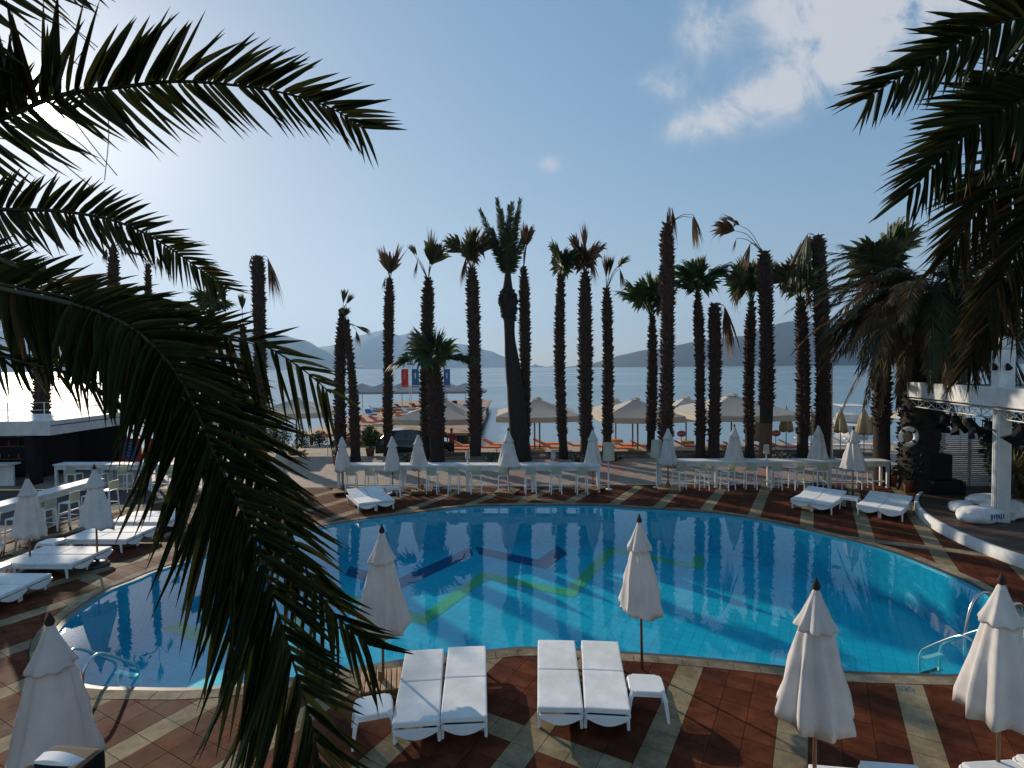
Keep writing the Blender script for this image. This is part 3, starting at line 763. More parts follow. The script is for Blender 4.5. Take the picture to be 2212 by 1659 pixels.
def frond_leaflets(path, hint, n, L0, rng, start=.12, droop=.15, w=.045, side_droop=(0, 0), prof=None, amax=62, amin=20, lift=.3, skip=.05, asym=(1, 1)):
    """returns leaflet matrices (x along the leaflet, z its upper side)"""
    fr = frond_frame(resample(path, 120), hint); out = []
    for k in range(n):
        t = start + (1 - start) * k / (n - 1)
        for q, sg in enumerate((1, -1)):
            if rng.random() < skip: continue
            tt = min(.995, t + rng.uniform(-.004, .004)); i = int(tt * 119); p, T, S_, N_ = fr[i]
            a = R(amax + (amin - amax) * t ** .8 + rng.uniform(-7, 7))
            lf = lift + rng.uniform(-.15, .2)
            d = T * math.cos(a) + S_ * sg * math.sin(a) * math.cos(lf) + N_ * math.sin(a) * math.sin(lf)
            d = (d - UP * (droop + side_droop[q]) * rng.uniform(.7, 1.3)).normalized()
            pr = (min(1, .45 + 2.2 * t) * (1 - .45 * max(0, t - .55) / .45)) if prof is None else prof(t)
            ln = L0 * pr * rng.uniform(.86, 1.1) * asym[q]
            z = (N_ - d * N_.dot(d)).normalized()
            z = Matrix.Rotation(rng.uniform(-.6, .6), 3, d) @ z
            y = z.cross(d)
            ww = w * rng.uniform(.8, 1.15) * (1 - .3 * t)
            m = Matrix(((d.x * ln, y.x * ww, z.x * ln * .6, p.x), (d.y * ln, y.y * ww, z.y * ln * .6, p.y), (d.z * ln, y.z * ww, z.z * ln * .6, p.z), (0, 0, 0, 1)))
            # keep the V fold in scale with the width, the droop with the length
            out.append(m)
    return out
leafs = [leaflet_mesh('leaflet', c, M['frond'], tw) for c, tw in ((.02, 0), (.10, .3), (.2, .5), (.06, -.3), (.32, .6))]
leafs_dry = [leaflet_mesh('leaflet', c, M['frond_dry'], tw) for c, tw in ((.12, .4), (.3, .7))]
def near_palm(label, base, fronds, seed, group=None, crown=None, trunk_r=.24, gap=None):
    rng = random.Random(seed)
    t = thing('date_palm', label, 'palm tree', base, 0, group); allm = []
    for fd in fronds:
        pts = [(Vector(p) if len(p) == 3 and fd.get('world') else at(*p)) - base for p in fd['pts']]
        path = resample(spline(pts, 10), 40); L_ = sum((path[i + 1] - path[i]).length for i in range(39))
        mb = MB(); mb.tube(path, [max(.005, fd.get('r', .028) * (1 - .86 * i / 39)) for i in range(40)], 7)
        fo = mb.build('frond', M['rachis'], t, True)
        mid = path[20] + base
        tocam = (CAMP - mid).normalized(); hint = (tocam * fd.get('face', .8) + UP * fd.get('up', .55)).normalized()
        for m in frond_leaflets(path, hint, fd['n'], fd['L'], rng, fd.get('start', .1), fd.get('droop', .12), fd.get('w', .045), fd.get('sd', (0, 0)), fd.get('prof'), fd.get('amax', 62), fd.get('amin', 18), fd.get('lift', .3), fd.get('skip', .04), fd.get('asym', (1, 1))):
            c = Vector(m.col[3][:3]) + base; d3 = Vector(m.col[0][:3])
            if gap and any((proj(c + d3 * q)[0] - gap[0]) ** 2 + (proj(c + d3 * q)[1] - gap[1]) ** 2 < gap[2] ** 2 for q in (.1, .25, .4, .55, .7, .85, 1)): continue   # torn leaflets: the sun looks through
            u, v, dep = proj(c + d3 * .5); vis = -40 < u < 2250 and -40 < v < 1700
            allm.append(((d3.length / max(.5, dep)) if vis else -1, m, fo, rng.choice(leafs_dry if rng.random() < fd.get('dry', .02) else leafs), fd))
    allm.sort(key=lambda x: -x[0]); rest = MB(); restd = []
    for k, (sz, m, fo, me, fd) in enumerate(allm):
        if k < 300: put(me, 'leaflet', fo, m)
        else:
            vs = [m @ v.co for v in me.vertices]; rest.add(vs, [tuple(p.vertices) for p in me.polygons], 1 if me in leafs_dry else 0)
    if rest.v: tag(rest.build('leaflets', [M['frond'], M['frond_dry']], t), kind='stuff')
    if crown is not None:
        path = trunk_path(Vector((0, 0, -.05)), crown - base, .05, 18)
        mb = MB(); mb.tube(path, [trunk_r * (1.15 - .2 * i / 17) * rng.uniform(.95, 1.06) for i in range(18)], 14); mb.build('trunk', M['bark_dark'], t, True)
    return t
LC = (-335, 410, 4.7)
lcw = at(*LC); lbase = Vector((lcw.x - .1, lcw.y + .1, 0))
left_fronds = [
    dict(pts=[LC, (-160, 318, 4.7), (0, 258, 4.6), (131, 206, 4.5), (262, 188, 4.45), (375, 176, 4.4), (487, 182, 4.4), (600, 198, 4.4), (712, 232, 4.4), (790, 282, 4.4)], n=92, L=0.717, w=0.0464, droop=.05, start=.14, sd=(.1, .0), amax=62, amin=30, asym=(.9, 1.0), r=.030, up=.15, face=1),
    dict(pts=[LC, (-160, 440, 5.0), (0, 452, 5.1), (130, 456, 5.1), (250, 478, 5.1), (345, 522, 5.1), (440, 588, 5.1), (490, 628, 5.1)], n=89, L=0.470, w=0.0320, droop=.06, start=.2, asym=(1.1, .9), amax=66, amin=36, up=.2, face=1),
    dict(pts=[LC, (-150, 560, 4.4), (0, 612, 4.2), (169, 646, 4.1), (300, 683, 4.0), (450, 717, 3.95), (562, 743, 3.9), (650, 795, 3.9), (715, 850, 3.9)], n=66, L=0.76, w=0.0416, droop=.16, start=.2, sd=(.75, .0), amax=58, amin=33, asym=(1.15, .66), up=.25, face=1, dry=.05, skip=.1),
    dict(pts=[LC, (-150, 575, 4.4), (0, 622, 4.1), (150, 655, 3.85), (280, 705, 3.65), (365, 785, 3.5), (420, 880, 3.4), (471, 1000, 3.3), (528, 1114, 3.2), (574, 1241, 3.1), (615, 1373, 3.05), (655, 1500, 3.0), (688, 1635, 2.95), (712, 1760, 2.9)], n=123, L=0.986, w=0.0448, droop=.10, start=.44, sd=(.25, .0), asym=(1.08, .62), amax=58, amin=36, r=.026, up=.3, face=1, dry=.03, prof=lambda t: min(1, .6 + 1.2 * (t - .44)) * (1 - .35 * max(0, t - .6) / .4)),
    dict(pts=[LC, (-40, 540, 4.3), (170, 640, 4.1), (360, 740, 3.9), (500, 900, 3.7), (600, 1090, 3.55), (676, 1258, 3.45), (735, 1340, 3.4), (800, 1395, 3.35)], n=81, L=0.806, w=0.0416, droop=.14, start=.46, asym=(.95, .8), amax=54, amin=30, up=.3, face=1),
    dict(pts=[LC, (-180, 620, 4.3), (-60, 740, 4.1), (60, 785, 4.0), (130, 800, 4.0), (200, 838, 4.0), (290, 890, 4.0)], n=39, L=0.493, w=0.0272, droop=.40, start=.25, sd=(.2, 0), up=.4, face=1),
    dict(pts=[LC, (-260, 180, 4.4), (-170, 30, 4.2), (-60, -40, 4.1), (60, -75, 4.1), (170, -80, 4.1)], n=47, L=0.806, w=0.0480, droop=.30, start=.2, sd=(.3, 0), up=.3, face=1),
    dict(pts=[LC, (-240, 320, 5.2), (-130, 250, 5.3), (-20, 215, 5.4), (70, 215, 5.4), (160, 240, 5.4)], n=56, L=0.560, w=0.0288, droop=-.25, start=.15, up=.3, face=1, amax=80, amin=40),
    dict(pts=[LC, (-220, 500, 4.8), (-110, 560, 4.7), (-20, 590, 4.7), (70, 620, 4.7), (140, 650, 4.7)], n=61, L=0.470, w=0.0288, droop=-.15, start=.15, up=.3, face=1, amax=75, amin=30),
    dict(pts=[LC, (-60, 590, 4.3), (140, 665, 4.2), (290, 745, 4.1), (370, 860, 4.0), (420, 990, 4.0)], n=64, L=0.694, w=0.0384, droop=.55, start=.45, up=.3, face=1, amax=56, amin=26),
]
LP = near_palm('date palm outside the frame, its dark fronds crossing the sun and the pool', lbase, left_fronds, 51, crown=lcw, gap=(92, 222, 19))
for pts in ([(87, -4), (150, 52), (211, 102)], [(98, -6), (160, 62), (205, 108)], [(53, 51), (110, 98), (168, 139)], [(44, 262), (120, 338), (194, 401)], [(158, 258), (206, 322), (253, 379)], [(230, 209), (235, 290), (226, 389)], [(146, 155), (170, 122), (194, 92)], [(95, 268), (160, 300), (226, 360)]):
    mb = MB(); mb.tube(spline([at(u, v, 4.5) - lbase for u, v in pts], 5), .004, 4); mb.build('fibre', M['rachis'], LP)
RC = (2480, 220, 6.6)
rcw = at(*RC); rbase = Vector((rcw.x + .1, rcw.y, 0))
right_fronds = [
    dict(pts=[RC, (2350, 60, 6.4), (2212, 38, 6.2), (2100, 78, 6.1), (2000, 135, 6.0), (1925, 178, 5.95), (1870, 215, 5.9)], n=85, L=.85, w=0.0527, droop=.10, start=.12, sd=(.0, .45), amax=50, amin=23, up=.3, face=1),
    dict(pts=[RC, (2350, 180, 6.5), (2240, 205, 6.3), (2150, 245, 6.2), (2075, 300, 6.1), (2010, 365, 6.0), (1965, 420, 6.0)], n=91, L=1.0, w=0.0527, droop=.12, start=.1, sd=(.0, .45), amax=54, amin=23, up=.3, face=1, dry=.08),
    dict(pts=[RC, (2370, 300, 6.9), (2260, 330, 6.8), (2170, 390, 6.7), (2100, 470, 6.6), (2050, 550, 6.6)], n=68, L=1.05, w=0.0510, droop=.3, start=.1, sd=(0, .4), amax=58, amin=23, up=.3, face=1, dry=.45),
    dict(pts=[RC, (2400, 330, 6.4), (2310, 400, 6.3), (2230, 490, 6.3), (2170, 590, 6.3), (2130, 680, 6.3)], n=63, L=1.05, w=0.0510, droop=.4, start=.1, amax=60, amin=27, up=.3, face=1, dry=.45),
    dict(pts=[RC, (2440, 400, 6.8), (2380, 520, 6.8), (2310, 620, 6.8), (2240, 700, 6.8)], n=48, L=1.0, w=0.0467, droop=.4, start=.1, up=.3, face=1, dry=.45),
    dict(pts=[RC, (2440, 420, 7.2), (2340, 490, 7.3), (2240, 580, 7.4), (2150, 690, 7.5), (2090, 790, 7.5)], n=60, L=1.1, w=.05, droop=.35, start=.1, up=.3, face=1, dry=.45),
]
near_palm('date palm at the picture edge with three arching fronds against the cloudy sky', rbase, right_fronds, 52, crown=rcw)

# the thick date palm with the life ring, and the slim one in the middle of the row
def frond_simple(t, O, d0, L, rng, m, lw=.5, sag=.5, nl=34, hint=None, width=.03, dry=False):
    d = d0.normalized(); pts = []; p = O.copy(); n = 9; dd = d.copy()
    for i in range(n):
        pts.append(p.copy()); p = p + dd * L / (n - 1); dd = (dd - UP * sag / (n - 1) * (1 + .5 * i / n)).normalized()
    path = resample(spline(pts, 3), 26); mb = MB(); mb.tube(path, [max(.008, .035 * (1 - .85 * i / 25)) for i in range(26)], 4, mi=1)
    h = UP if abs(d.z) < .85 else Vector((0, -1, 0))
    if hint is not None: h = hint
    for mm in frond_leaflets(path, h, nl, lw, rng, .14, .3 if not dry else .9, width, (0, 0), None, 60, 22, .25, .06):
        x, y, z, c = [Vector(q[:3]) for q in mm.col]
        mb.add([c - y * .3, c + x * .45 - y * .5, c + x - UP * x.length * .1, c + x * .45 + y * .5, c + y * .3], [(0, 1, 3, 4), (1, 2, 3)])
    return mb.build('frond', [m, M['rachis']], t)
rng = random.Random(77)
B = gnd(1985, 1058); CR = at(2004, 640, B.y) - B
t = thing('date_palm', 'massive dark date palm with a life ring on its trunk and a huge drooping crown', 'palm tree', B)
path = trunk_path(Vector((0, 0, -.1)), CR, .0, 22); hT = CR.z
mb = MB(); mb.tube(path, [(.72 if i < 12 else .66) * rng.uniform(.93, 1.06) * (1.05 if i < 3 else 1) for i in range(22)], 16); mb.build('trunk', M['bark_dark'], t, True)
mb = MB(); h = .2
while h < hT - .2:
    for q in range(15):
        a = rng.uniform(0, 2 * math.pi); o = Vector((math.cos(a), math.sin(a), 0)); tn = Vector((-o.y, o.x, 0)); r = .68
        c = path[min(21, int(h / hT * 21))]; zz = Vector((c.x, c.y, h)) ; out = rng.uniform(.05, .2); hw = rng.uniform(.07, .13)
        mb.add([zz + o * r * .9 - tn * hw, zz + o * r * .9 + tn * hw, zz + o * r * .88 + UP * .25, zz + o * (r + out) + UP * rng.uniform(.05, .3)], [(0, 1, 3), (1, 2, 3), (2, 0, 3)])
    h += .13
tag(mb.build('leaf_stubs', M['bark_dark'], t), kind='stuff')
for k in range(190):
    az = rng.uniform(0, 2 * math.pi); e = R(rng.choice([rng.uniform(0, 65), rng.uniform(-30, 40), rng.uniform(-60, 10)]))
    d = Vector((math.cos(az) * math.cos(e), math.sin(az) * math.cos(e), math.sin(e)))
    low = e < R(-5)
    frond_simple(t, CR + UP * rng.uniform(-.5, .4) + Vector((d.x, d.y, 0)) * .4, d, rng.uniform(3.5, 5.2), rng, M['frond_dry'] if rng.random() < (.75 if low else .42) else M['frond'], .75, rng.uniform(.8, 1.9), 44, None, .06, low and rng.random() < .5)
# the ring
lr = thing('life_ring', 'white life ring with dark bands hung on the massive palm trunk', 'life ring', at(1962, 943, B.y - .86))
RM = Matrix.Rotation(R(90), 4, 'X') @ Matrix.Rotation(R(0), 4, 'Y')
mb = MB(); nn, mm_ = 28, 10; vs = []; fs = []
for i in range(nn):
    for j in range(mm_):
        a, b = 2 * math.pi * i / nn, 2 * math.pi * j / mm_
        vs.append(((.29 + .075 * math.cos(b)) * math.cos(a), .075 * math.sin(b), (.29 + .075 * math.cos(b)) * math.sin(a)))
        fs.append((i * mm_ + j, ((i + 1) % nn) * mm_ + j, ((i + 1) % nn) * mm_ + (j + 1) % mm_, i * mm_ + (j + 1) % mm_))
mb.add(vs, fs); mb.build('ring', M['white'], lr, True)
for q in range(4):
    a0 = R(45 + 90 * q); mb = MB(); pth = [Vector((.29 * math.cos(a0 + da), 0, .29 * math.sin(a0 + da))) for da in (-.16, 0, .16)]
    mb.tube(pth, .082, 10); mb.build('band', M['blue'] if False else M['dark_metal'], lr, True)
mb = MB(); mb.tube([Vector((.38 * math.cos(a), -.02, .38 * math.sin(a))) for a in [2 * math.pi * k / 24 for k in range(25)]], .012, 5); mb.build('grab_line', M['cream'], lr)

rng = random.Random(78)
B = gnd(1126, 994); s_ = B.y / F
pp = [Vector((0, 0, -.1)), at(1120, 930, B.y) - B, at(1113, 840, B.y) - B, at(1102, 740, B.y) - B, at(1100, 690, B.y) - B, at(1098, 655, B.y) - B, at(1097, 632, B.y) - B, at(1097, 590, B.y) - B]
t = thing('date_palm', 'slim leaning date palm with a swollen pineapple head and tall upright fronds', 'palm tree', B)
path = spline(pp, 5); prof = [(0, .58), (.12, .54), (.3, .48), (.5, .42), (.62, .31), (.7, .28), (.76, .31), (.80, .44), (.85, .47), (.88, .40), (.92, .26), (1, .16)]
def pr(t_):
    for (a, ra), (b, rb) in zip(prof, prof[1:]):
        if a <= t_ <= b: return ra + (rb - ra) * (t_ - a) / (b - a)
    return prof[-1][1]
H_ = pp[-1].z
mb = MB(); mb.tube(path, [pr(max(0, min(1, p.z / H_))) * rng.uniform(.97, 1.03) for p in path], 14); mb.build('trunk', M['bark_dark'], t, True)
mb = MB()
for k in range(260):
    z_ = rng.uniform(.74, .90); a = rng.uniform(0, 2 * math.pi); i = min(range(len(path)), key=lambda i: abs(path[i].z - z_ * H_)); r = pr(z_)
    o = Vector((math.cos(a), math.sin(a), 0)); tn = Vector((-o.y, o.x, 0)); zz = Vector((path[i].x, path[i].y, z_ * H_)); hw = .07
    mb.add([zz + o * r * .85 - tn * hw, zz + o * r * .85 + tn * hw, zz + o * r * .8 + UP * .2, zz + o * (r + rng.uniform(.02, .16)) + UP * rng.uniform(0, .16)], [(0, 1, 3), (1, 2, 3), (2, 0, 3)])
tag(mb.build('leaf_stubs', M['bark_dark'], t), kind='stuff')
TP = pp[-1] - UP * .35
for (u, v) in ((1035, 462), (1072, 438), (1082, 460), (1100, 452), (1108, 446), (1126, 440), (1118, 470), (1094, 490), (1060, 500), (1138, 505)):
    e = at(u, v, B.y + rng.uniform(-.6, .6)) - B
    d = e - TP
    frond_simple(t, TP, d + Vector((d.x * -.12, 0, 0)), d.length * 1.05, rng, M['frond'], .40, -.02 if abs(d.x) < 1 else .05, 72, Vector((.2, -1, 0)), .075)
# ------------------------------------------------------------------ closed parasols
def parasol_meshes(seed, r_bot=.36, top=2.45, bot=.98, m='canvas'):
    rng = random.Random(seed); n = 64; ph = rng.uniform(0, 6); H = top - bot
    amp = [rng.uniform(.35, 1.6) for _ in range(9)]; tilt = rng.uniform(-.09, .09), rng.uniform(-.09, .09); tw = rng.uniform(-.5, .5); sq = rng.uniform(.86, .98); lump = rng.uniform(0, 6)
    def pleat(q, k): 
        a = (q + ph) * 8 / (2 * math.pi); i = int(a) % 8; f_ = a - int(a)
        return 1 + k * amp[i] * (abs(2 * f_ - 1) ** 1.3 - .5)
    def fb(r, z, q):
        t = (top - z) / H
        rr = r * pleat(q + tw * t, .34 * min(1, t * 1.6)) * (1 + (1 - sq) * math.cos(2 * q + lump)) * (1 + .05 * math.sin(7 * t + 2 * q + lump) * min(1, 3 * t))
        zz = z
        if t > .95: zz = z + .05 * abs(math.sin(4 * (q + ph))) - .02 + tilt[0] * math.cos(q) + tilt[1] * math.sin(q)
        return rr, zz
    k = r_bot
    body = [(.045, top - .02), (k * .34, top - .22 * H), (k * .52, top - .38 * H), (k * .70, top - .6 * H), (k * .86, top - .8 * H), (k * .97, top - .93 * H), (k * 1.0, bot), (k * .9, bot + .03), (k * .5, bot + .1)]
    mb = MB(); mb.lathe(body, n, fn=fb, cap=False); canopy = mb.mesh('canopy', M[m], True)
    def ft(r, z, q):
        t = (top - z) / (.32 * H); rr = r * pleat(q + .2, .3 * min(1, t)); return rr, z + (.03 * abs(math.sin(4 * (q + ph))) if t > .9 else 0)
    mb = MB(); mb.lathe([(.03, top + .01), (k * .2, top - .07 * H), (k * .40, top - .2 * H), (k * .54, top - .29 * H), (k * .56, top - .31 * H), (k * .45, top - .30 * H)], n, fn=ft, cap=False)
    vent = mb.mesh('vent_cap', M[m], True)
    mb = MB(); mb.lathe([(.012, top - .05), (.03, top), (.045, top + .03), (.04, top + .06), (.018, top + .11), (.004, top + .15)], 10); fin = mb.mesh('finial', M['bark'], True)
    mb = MB(); mb.tube([(0, 0, -.01), (0, 0, top)], .022, 8); pole = mb.mesh('pole', M['wood'], True)
    return canopy, vent, fin, pole
PM = [parasol_meshes(s) for s in (3, 11, 23, 31, 47, 58, 64)]
mb = MB(); mb.lathe([(.26, 0), (.26, .05), (.23, .07), (.05, .08), (.035, .30), (.03, .31)], 18); BASE = mb.mesh('base', M['dark_metal'], True)
def parasol(pos, label, var, rz=0.0, scale=1.0, lean=(0, 0), base=True):
    t = thing('closed_parasol', label, 'parasol', pos, rz, 'closed white parasols round the pool'); t.scale = (scale,) * 3
    t.rotation_euler = (lean[0], lean[1], rz)
    c, v, f_, p = PM[(var * 2 + int(abs(pos[0]) * 7)) % 7]
    for me, nm in ((c, 'canopy'), (v, 'vent_cap'), (f_, 'finial'), (p, 'pole')): put(me, nm, t)
    if base: put(BASE, 'base', t)
    return t
parasol(gnd(1387, 1447), 'closed white parasol against open water beside the eight-sided side table', 1, .4, 1.0, (0, R(-1.2)), base=False)
parasol(gnd(828, 1482), 'closed white parasol on the slatted wooden base, partly behind the drooping frond', 0, 2.0, 1.0, (0, R(-2.0)), base=False)
p = Vector((at(1763, 1290, 6.1).x, 6.1, 0)); parasol(p, 'closed white parasol with dark wood tip above the blue-shaded lounger ends', 2, .9, base=False)
p = Vector((at(2163, 1290, 6.2).x, 6.2, 0)); parasol(p, 'closed white parasol nearest the chrome ladder with the twin curved rails', 0, 4.4, base=False)
p = Vector((at(108, 1355, 5.5).x, 5.5, 0)); parasol(p, 'largest closed parasol, grey in shade, beside the dark pool ladder', 1, 3.2, .98)
parasol(gnd(66, 1234), 'closed parasol shaded lilac in front of the stools of the long side bar', 2, 1.0, .95)
parasol(gnd(211, 1222), 'closed parasol with slightly leaning pole between two double loungers at the side bar', 0, 2.2, 1.02, (0, R(-3)))
far_par = [(533, 985, 1062, 'closed parasol peeping out beside the trunk with the orange wrap', 1), (741, 936, 1064, 'closed parasol at the pavement end of the long bar counter', 2), (849, 936, 1068, 'closed parasol behind the small sunlit lounger pair', 0),
           (905, 933, 1060, 'closed parasol in front of the short wide-crowned palm', 1), (1099, 926, 1064, 'closed parasol in front of the leaning date palm trunk', 2), (1281, 926, 1056, 'closed parasol beside the floor lamp at the gap in the bar counter', 0),
           (1443, 924, 1056, 'closed parasol, bluish, at the gap end of the second counter', 1), (1586, 922, 1050, 'closed parasol between the two red oval signs', 2), (1767, 921, 1046, 'closed parasol below the trunk bent at its top, beside the street lamp', 0), (1842, 930, 1076, 'closed parasol between the two lounger pairs beside the stage', 1)]
for (u, vt, vb, lb, var) in far_par:
    g = gnd(u, vb); hz = 5 - (vt - 793) / F * g.y
    parasol(g, lb, var, u * .37, hz / 2.55)

# ------------------------------------------------------------------ loungers: foot at -y, head at +y
def lounger_proto(raise_=0.0):
    t = thing('sun_lounger', 'x', 'sun lounger')
    W_, L_ = .62, 1.86; hl = L_ / 2; hinge = .02
    mb = MB()
    for sx in (-1, 1):
        mb.rbox((sx * (W_ / 2 - .02), 0, .265), (.05, L_ - .06, .07), .015)
    for k in range(9): mb.box((0, -hl + .16 + k * .2, .27), (W_ - .08, .12, .02))
    # curved apron under the foot end
    pts = [(-W_ / 2 + .02 + (W_ - .04) * k / 12, -hl - .03, .255 - .10 * math.sin(math.pi * k / 12)) for k in range(13)]
    vs = []
    for (x, y, z) in pts: vs += [(x, y, z), (x, y, .29), (x, y + .03, .29), (x, y + .03, z)]
    fs = []
    for k in range(12): fs += [(4 * k + a, 4 * k + 4 + a, 4 * k + 4 + (a + 1) % 4, 4 * k + (a + 1) % 4) for a in range(4)]
    mb.add(vs, fs)
    mb.tube(spline([(-W_ / 2 + .02, hl - .1, .26), (-W_ / 2 + .04, hl + .04, .27), (0, hl + .09, .27), (W_ / 2 - .04, hl + .04, .27), (W_ / 2 - .02, hl - .1, .26)], 5), .022, 7)
    mb.build('frame', M['white'], t)
    for sx in (-1, 1):
        for sy in (-1, 1):
            mb = MB(); x, y = sx * (W_ / 2 - .03), sy * (hl - .2)
            mb.tube([(x, y, .28), (x + sx * .01, y + sy * .03, .14), (x + sx * .015, y + sy * .04, 0)], [.035, .028, .024], 6)
            mb.build('leg', M['white'], t)
    def pad(y0, y1, name, ang=0.0):
        n1, n2 = 8, 10; vs = []; bm = bmesh.new()
        mb = MB(); mb.rbox((0, (y1 - y0) / 2, .045), (W_, y1 - y0 - .012, .075), .022)
        Rm = Matrix.Translation((0, y0, .295)) @ Matrix.Rotation(ang, 4, 'X')
        mb.v = [tuple(Rm @ Vector(p)) for p in mb.v]
        return mb.build(name, M['cushion'], t)
    pad(-hl, hinge, 'seat_cushion'); pad(hinge, hl, 'back_cushion', raise_)
    if raise_ > .08:
        mb = MB(); l = hl - hinge
        for sx in (-1, 1): mb.tube([(sx * .22, .45, .27), (sx * .22, .62, .3 + math.sin(raise_) * .58)], .012, 5)
        mb.build('back_prop', M['white'], t)
    return t
flat = lounger_proto(0.0); raised = lounger_proto(R(10))
used = {}
def lounger(foot, head, label, proto=flat, group='white cushioned sun loungers'):
    first = id(proto) not in used; used[id(proto)] = 1
    o = proto if first else copy_tree(proto)
    foot, head = fx(foot[0], foot[1]), fx(head[0], head[1], .55 if proto is raised else .38); mid = (foot + head) / 2; d = head - foot
    o.location = (mid.x, mid.y, 0); o.rotation_euler = (0, 0, math.atan2(-d.x, d.y))
    tag(o, label, None, group); return o
lounger((.66, 7.44, 0), (.75, 9.25, 0), 'near lounger with broad slanting shadow bands across its cushions, beside its plainer twin')
lounger((1.295, 7.42, 0), (1.48, 9.22, 0), 'near lounger right beside the eight-sided white side table')
lounger((-1.255, 7.13, 0), (-1.43, 8.95, 0), 'near lounger crossed by the thin pole shadow, next to the wooden parasol base')
lounger((-.64, 7.23, 0), (-.745, 9.05, 0), 'near lounger with a ribbon tied at the crease of its cushion')
def pair(foot, head, la, lb, proto=flat, gap=.64):
    foot, head = Vector((*foot, 0)), Vector((*head, 0)); d = (head - foot).normalized(); s = Vector((d.y, -d.x, 0)) * gap / 2
    lounger(foot - s, head - s, la, proto); lounger(foot + s, head + s, lb, proto)
pair((10.33, 18.9), (11.6, 20.15), 'far lounger of the first pair beyond the pool, the one closer to the bar stools', 'far lounger of the first pair beyond the pool, beside the low table under the parasol', raised)
pair((12.16, 18.1), (13.4, 19.35), 'far lounger of the second pair, beside the low table under the parasol', 'far lounger of the second pair, the one nearest the stage', raised)
pair((-4.65, 18.85), (-5.55, 20.4), 'sunlit lounger of the lone pair by the paved plaza, the plaza-side one', 'shaded lounger of the lone pair by the paved plaza, the one under the parasol', raised)
for (yc, la, lb) in ((11.65, 'side lounger at the frame edge, lower one of the nearest double', 'side lounger at the frame edge, upper one of the nearest double'), (13.5, 'side lounger with a half shadow, pool-near one of the double by the leaning parasol', 'side lounger behind it in the double by the leaning parasol'),
                     (15.3, 'side lounger in the third double from the frame edge, the nearer one', 'side lounger in the third double from the frame edge, the further one'), (16.95, 'side lounger half behind the frond, nearer one of the furthest double', 'side lounger half behind the frond, further one of the furthest double')):
    pair((-10.3, yc), (-12.15, yc + .02), la, lb, flat)
lounger((3.5, 4.5, 0), (3.76, 6.33, 0), 'lounger end in blue shade cut by the lower picture edge, the narrower visible one')
lounger((4.15, 4.55, 0), (4.40, 6.40, 0), 'lounger end in blue shade cut by the lower picture edge, under the dark-tipped parasol')
lounger((5.70, 4.55, 0), (5.58, 6.45, 0), 'lounger with an open frame loop at its head by the corner parasol pole')
lounger((6.45, 4.65, 0), (6.33, 6.60, 0), 'lounger mostly cut off by the lower corner of the frame')

# side tables
def table_proto():
    t = thing('side_table', 'x', 'side table'); mb = MB()
    w, d, c = .25, .225, .08
    poly = [(-w + c, -d), (w - c, -d), (w, -d + c), (w, d - c), (w - c, d), (-w + c, d), (-w, d - c), (-w, -d + c)]
    vs = [(x * .97, y * .97, .385) for x, y in poly] + [(x, y, .395) for x, y in poly] + [(x, y, .415) for x, y in poly] + [(x * .96, y * .96, .425) for x, y in poly]
    fs = [tuple(range(24, 32)), tuple(range(8))[::-1]] + [(8 * j + i, 8 * j + (i + 1) % 8, 8 * j + 8 + (i + 1) % 8, 8 * j + 8 + i) for j in range(3) for i in range(8)]
    mb.add(vs, fs); mb.build('tabletop', M['white'], t)
    mb = MB()
    for (x, y) in ((0, -d + .03), (0, d - .03)): mb.box((0, y, .36), (2 * w - .1, .02, .05))
    for (x, y) in ((-w + .03, 0), (w - .03, 0)): mb.box((x, 0, .36), (.02, 2 * d - .1, .05))
    mb.build('apron', M['white'], t)
    for sx in (-1, 1):
        for sy in (-1, 1):
            mb = MB(); mb.tube([(sx * (w - .05), sy * (d - .05), .40), (sx * (w - .01), sy * (d - .01), .30), (sx * (w + .03), sy * (d + .02), 0)], [.04, .032, .02], 6); mb.build('leg', M['white'], t)
    return t
tp = table_proto()
for k, (x, y, rz, lb) in enumerate([(1.94, 7.93, -.1, 'white eight-sided side table under the parasol standing clear against the pool'), (-1.88, 7.42, .28, 'white side table half behind the frond tips by the slatted wooden base'),
        (11.95, 19.3, -.75, 'low white table under the parasol between the two far lounger pairs'), (-4.6, 20.9, .5, 'low white table behind the lone lounger pair by the plaza'),
        (-12.15, 14.42, 0, 'low white table catching the sun between two double loungers at the side'), (-11.9, 12.58, 0, 'low white table at the frame edge between double loungers')]):
    o = tp if k == 0 else copy_tree(tp); g = fx(x, y, .42); o.location = (g.x, g.y, 0); o.rotation_euler = (0, 0, rz); tag(o, lb, None, 'low white side tables')
# slatted wooden parasol bases
def slat_base(pos, rz, label, sc=1.0):
    t = thing('parasol_base', label, 'parasol base', pos, rz, 'wooden parasol bases'); t.scale = (sc,) * 3
    mb = MB(); mb.box((0, -.2, .04), (.52, .06, .06)); mb.box((0, .2, .04), (.52, .06, .06)); mb.lathe([(.05, .03), (.045, .22)], 10); mb.build('frame', M['wood'], t)
    for k in range(8):
        mb = MB(); mb.rbox((-.245 + .07 * k, 0, .084), (.056, .52, .022), .006); mb.build('slat', M['teak'], t)
slat_base(gnd(824, 1482), .2, 'slatted teak parasol base beside the near lounger and the frond tips', 1.15)
for (u, v, lb) in ((741, 1066, 'wooden parasol base by the paved plaza'), (912, 1064, 'wooden parasol base in front of the short wide-crowned palm'), (1096, 1067, 'wooden parasol base below the leaning date palm'), (1281, 1059, 'wooden parasol base at the gap end of the long counter'), (1443, 1060, 'wooden parasol base at the gap end of the second counter')):
    slat_base(gnd(u, v), u * .1, lb, 1.5)

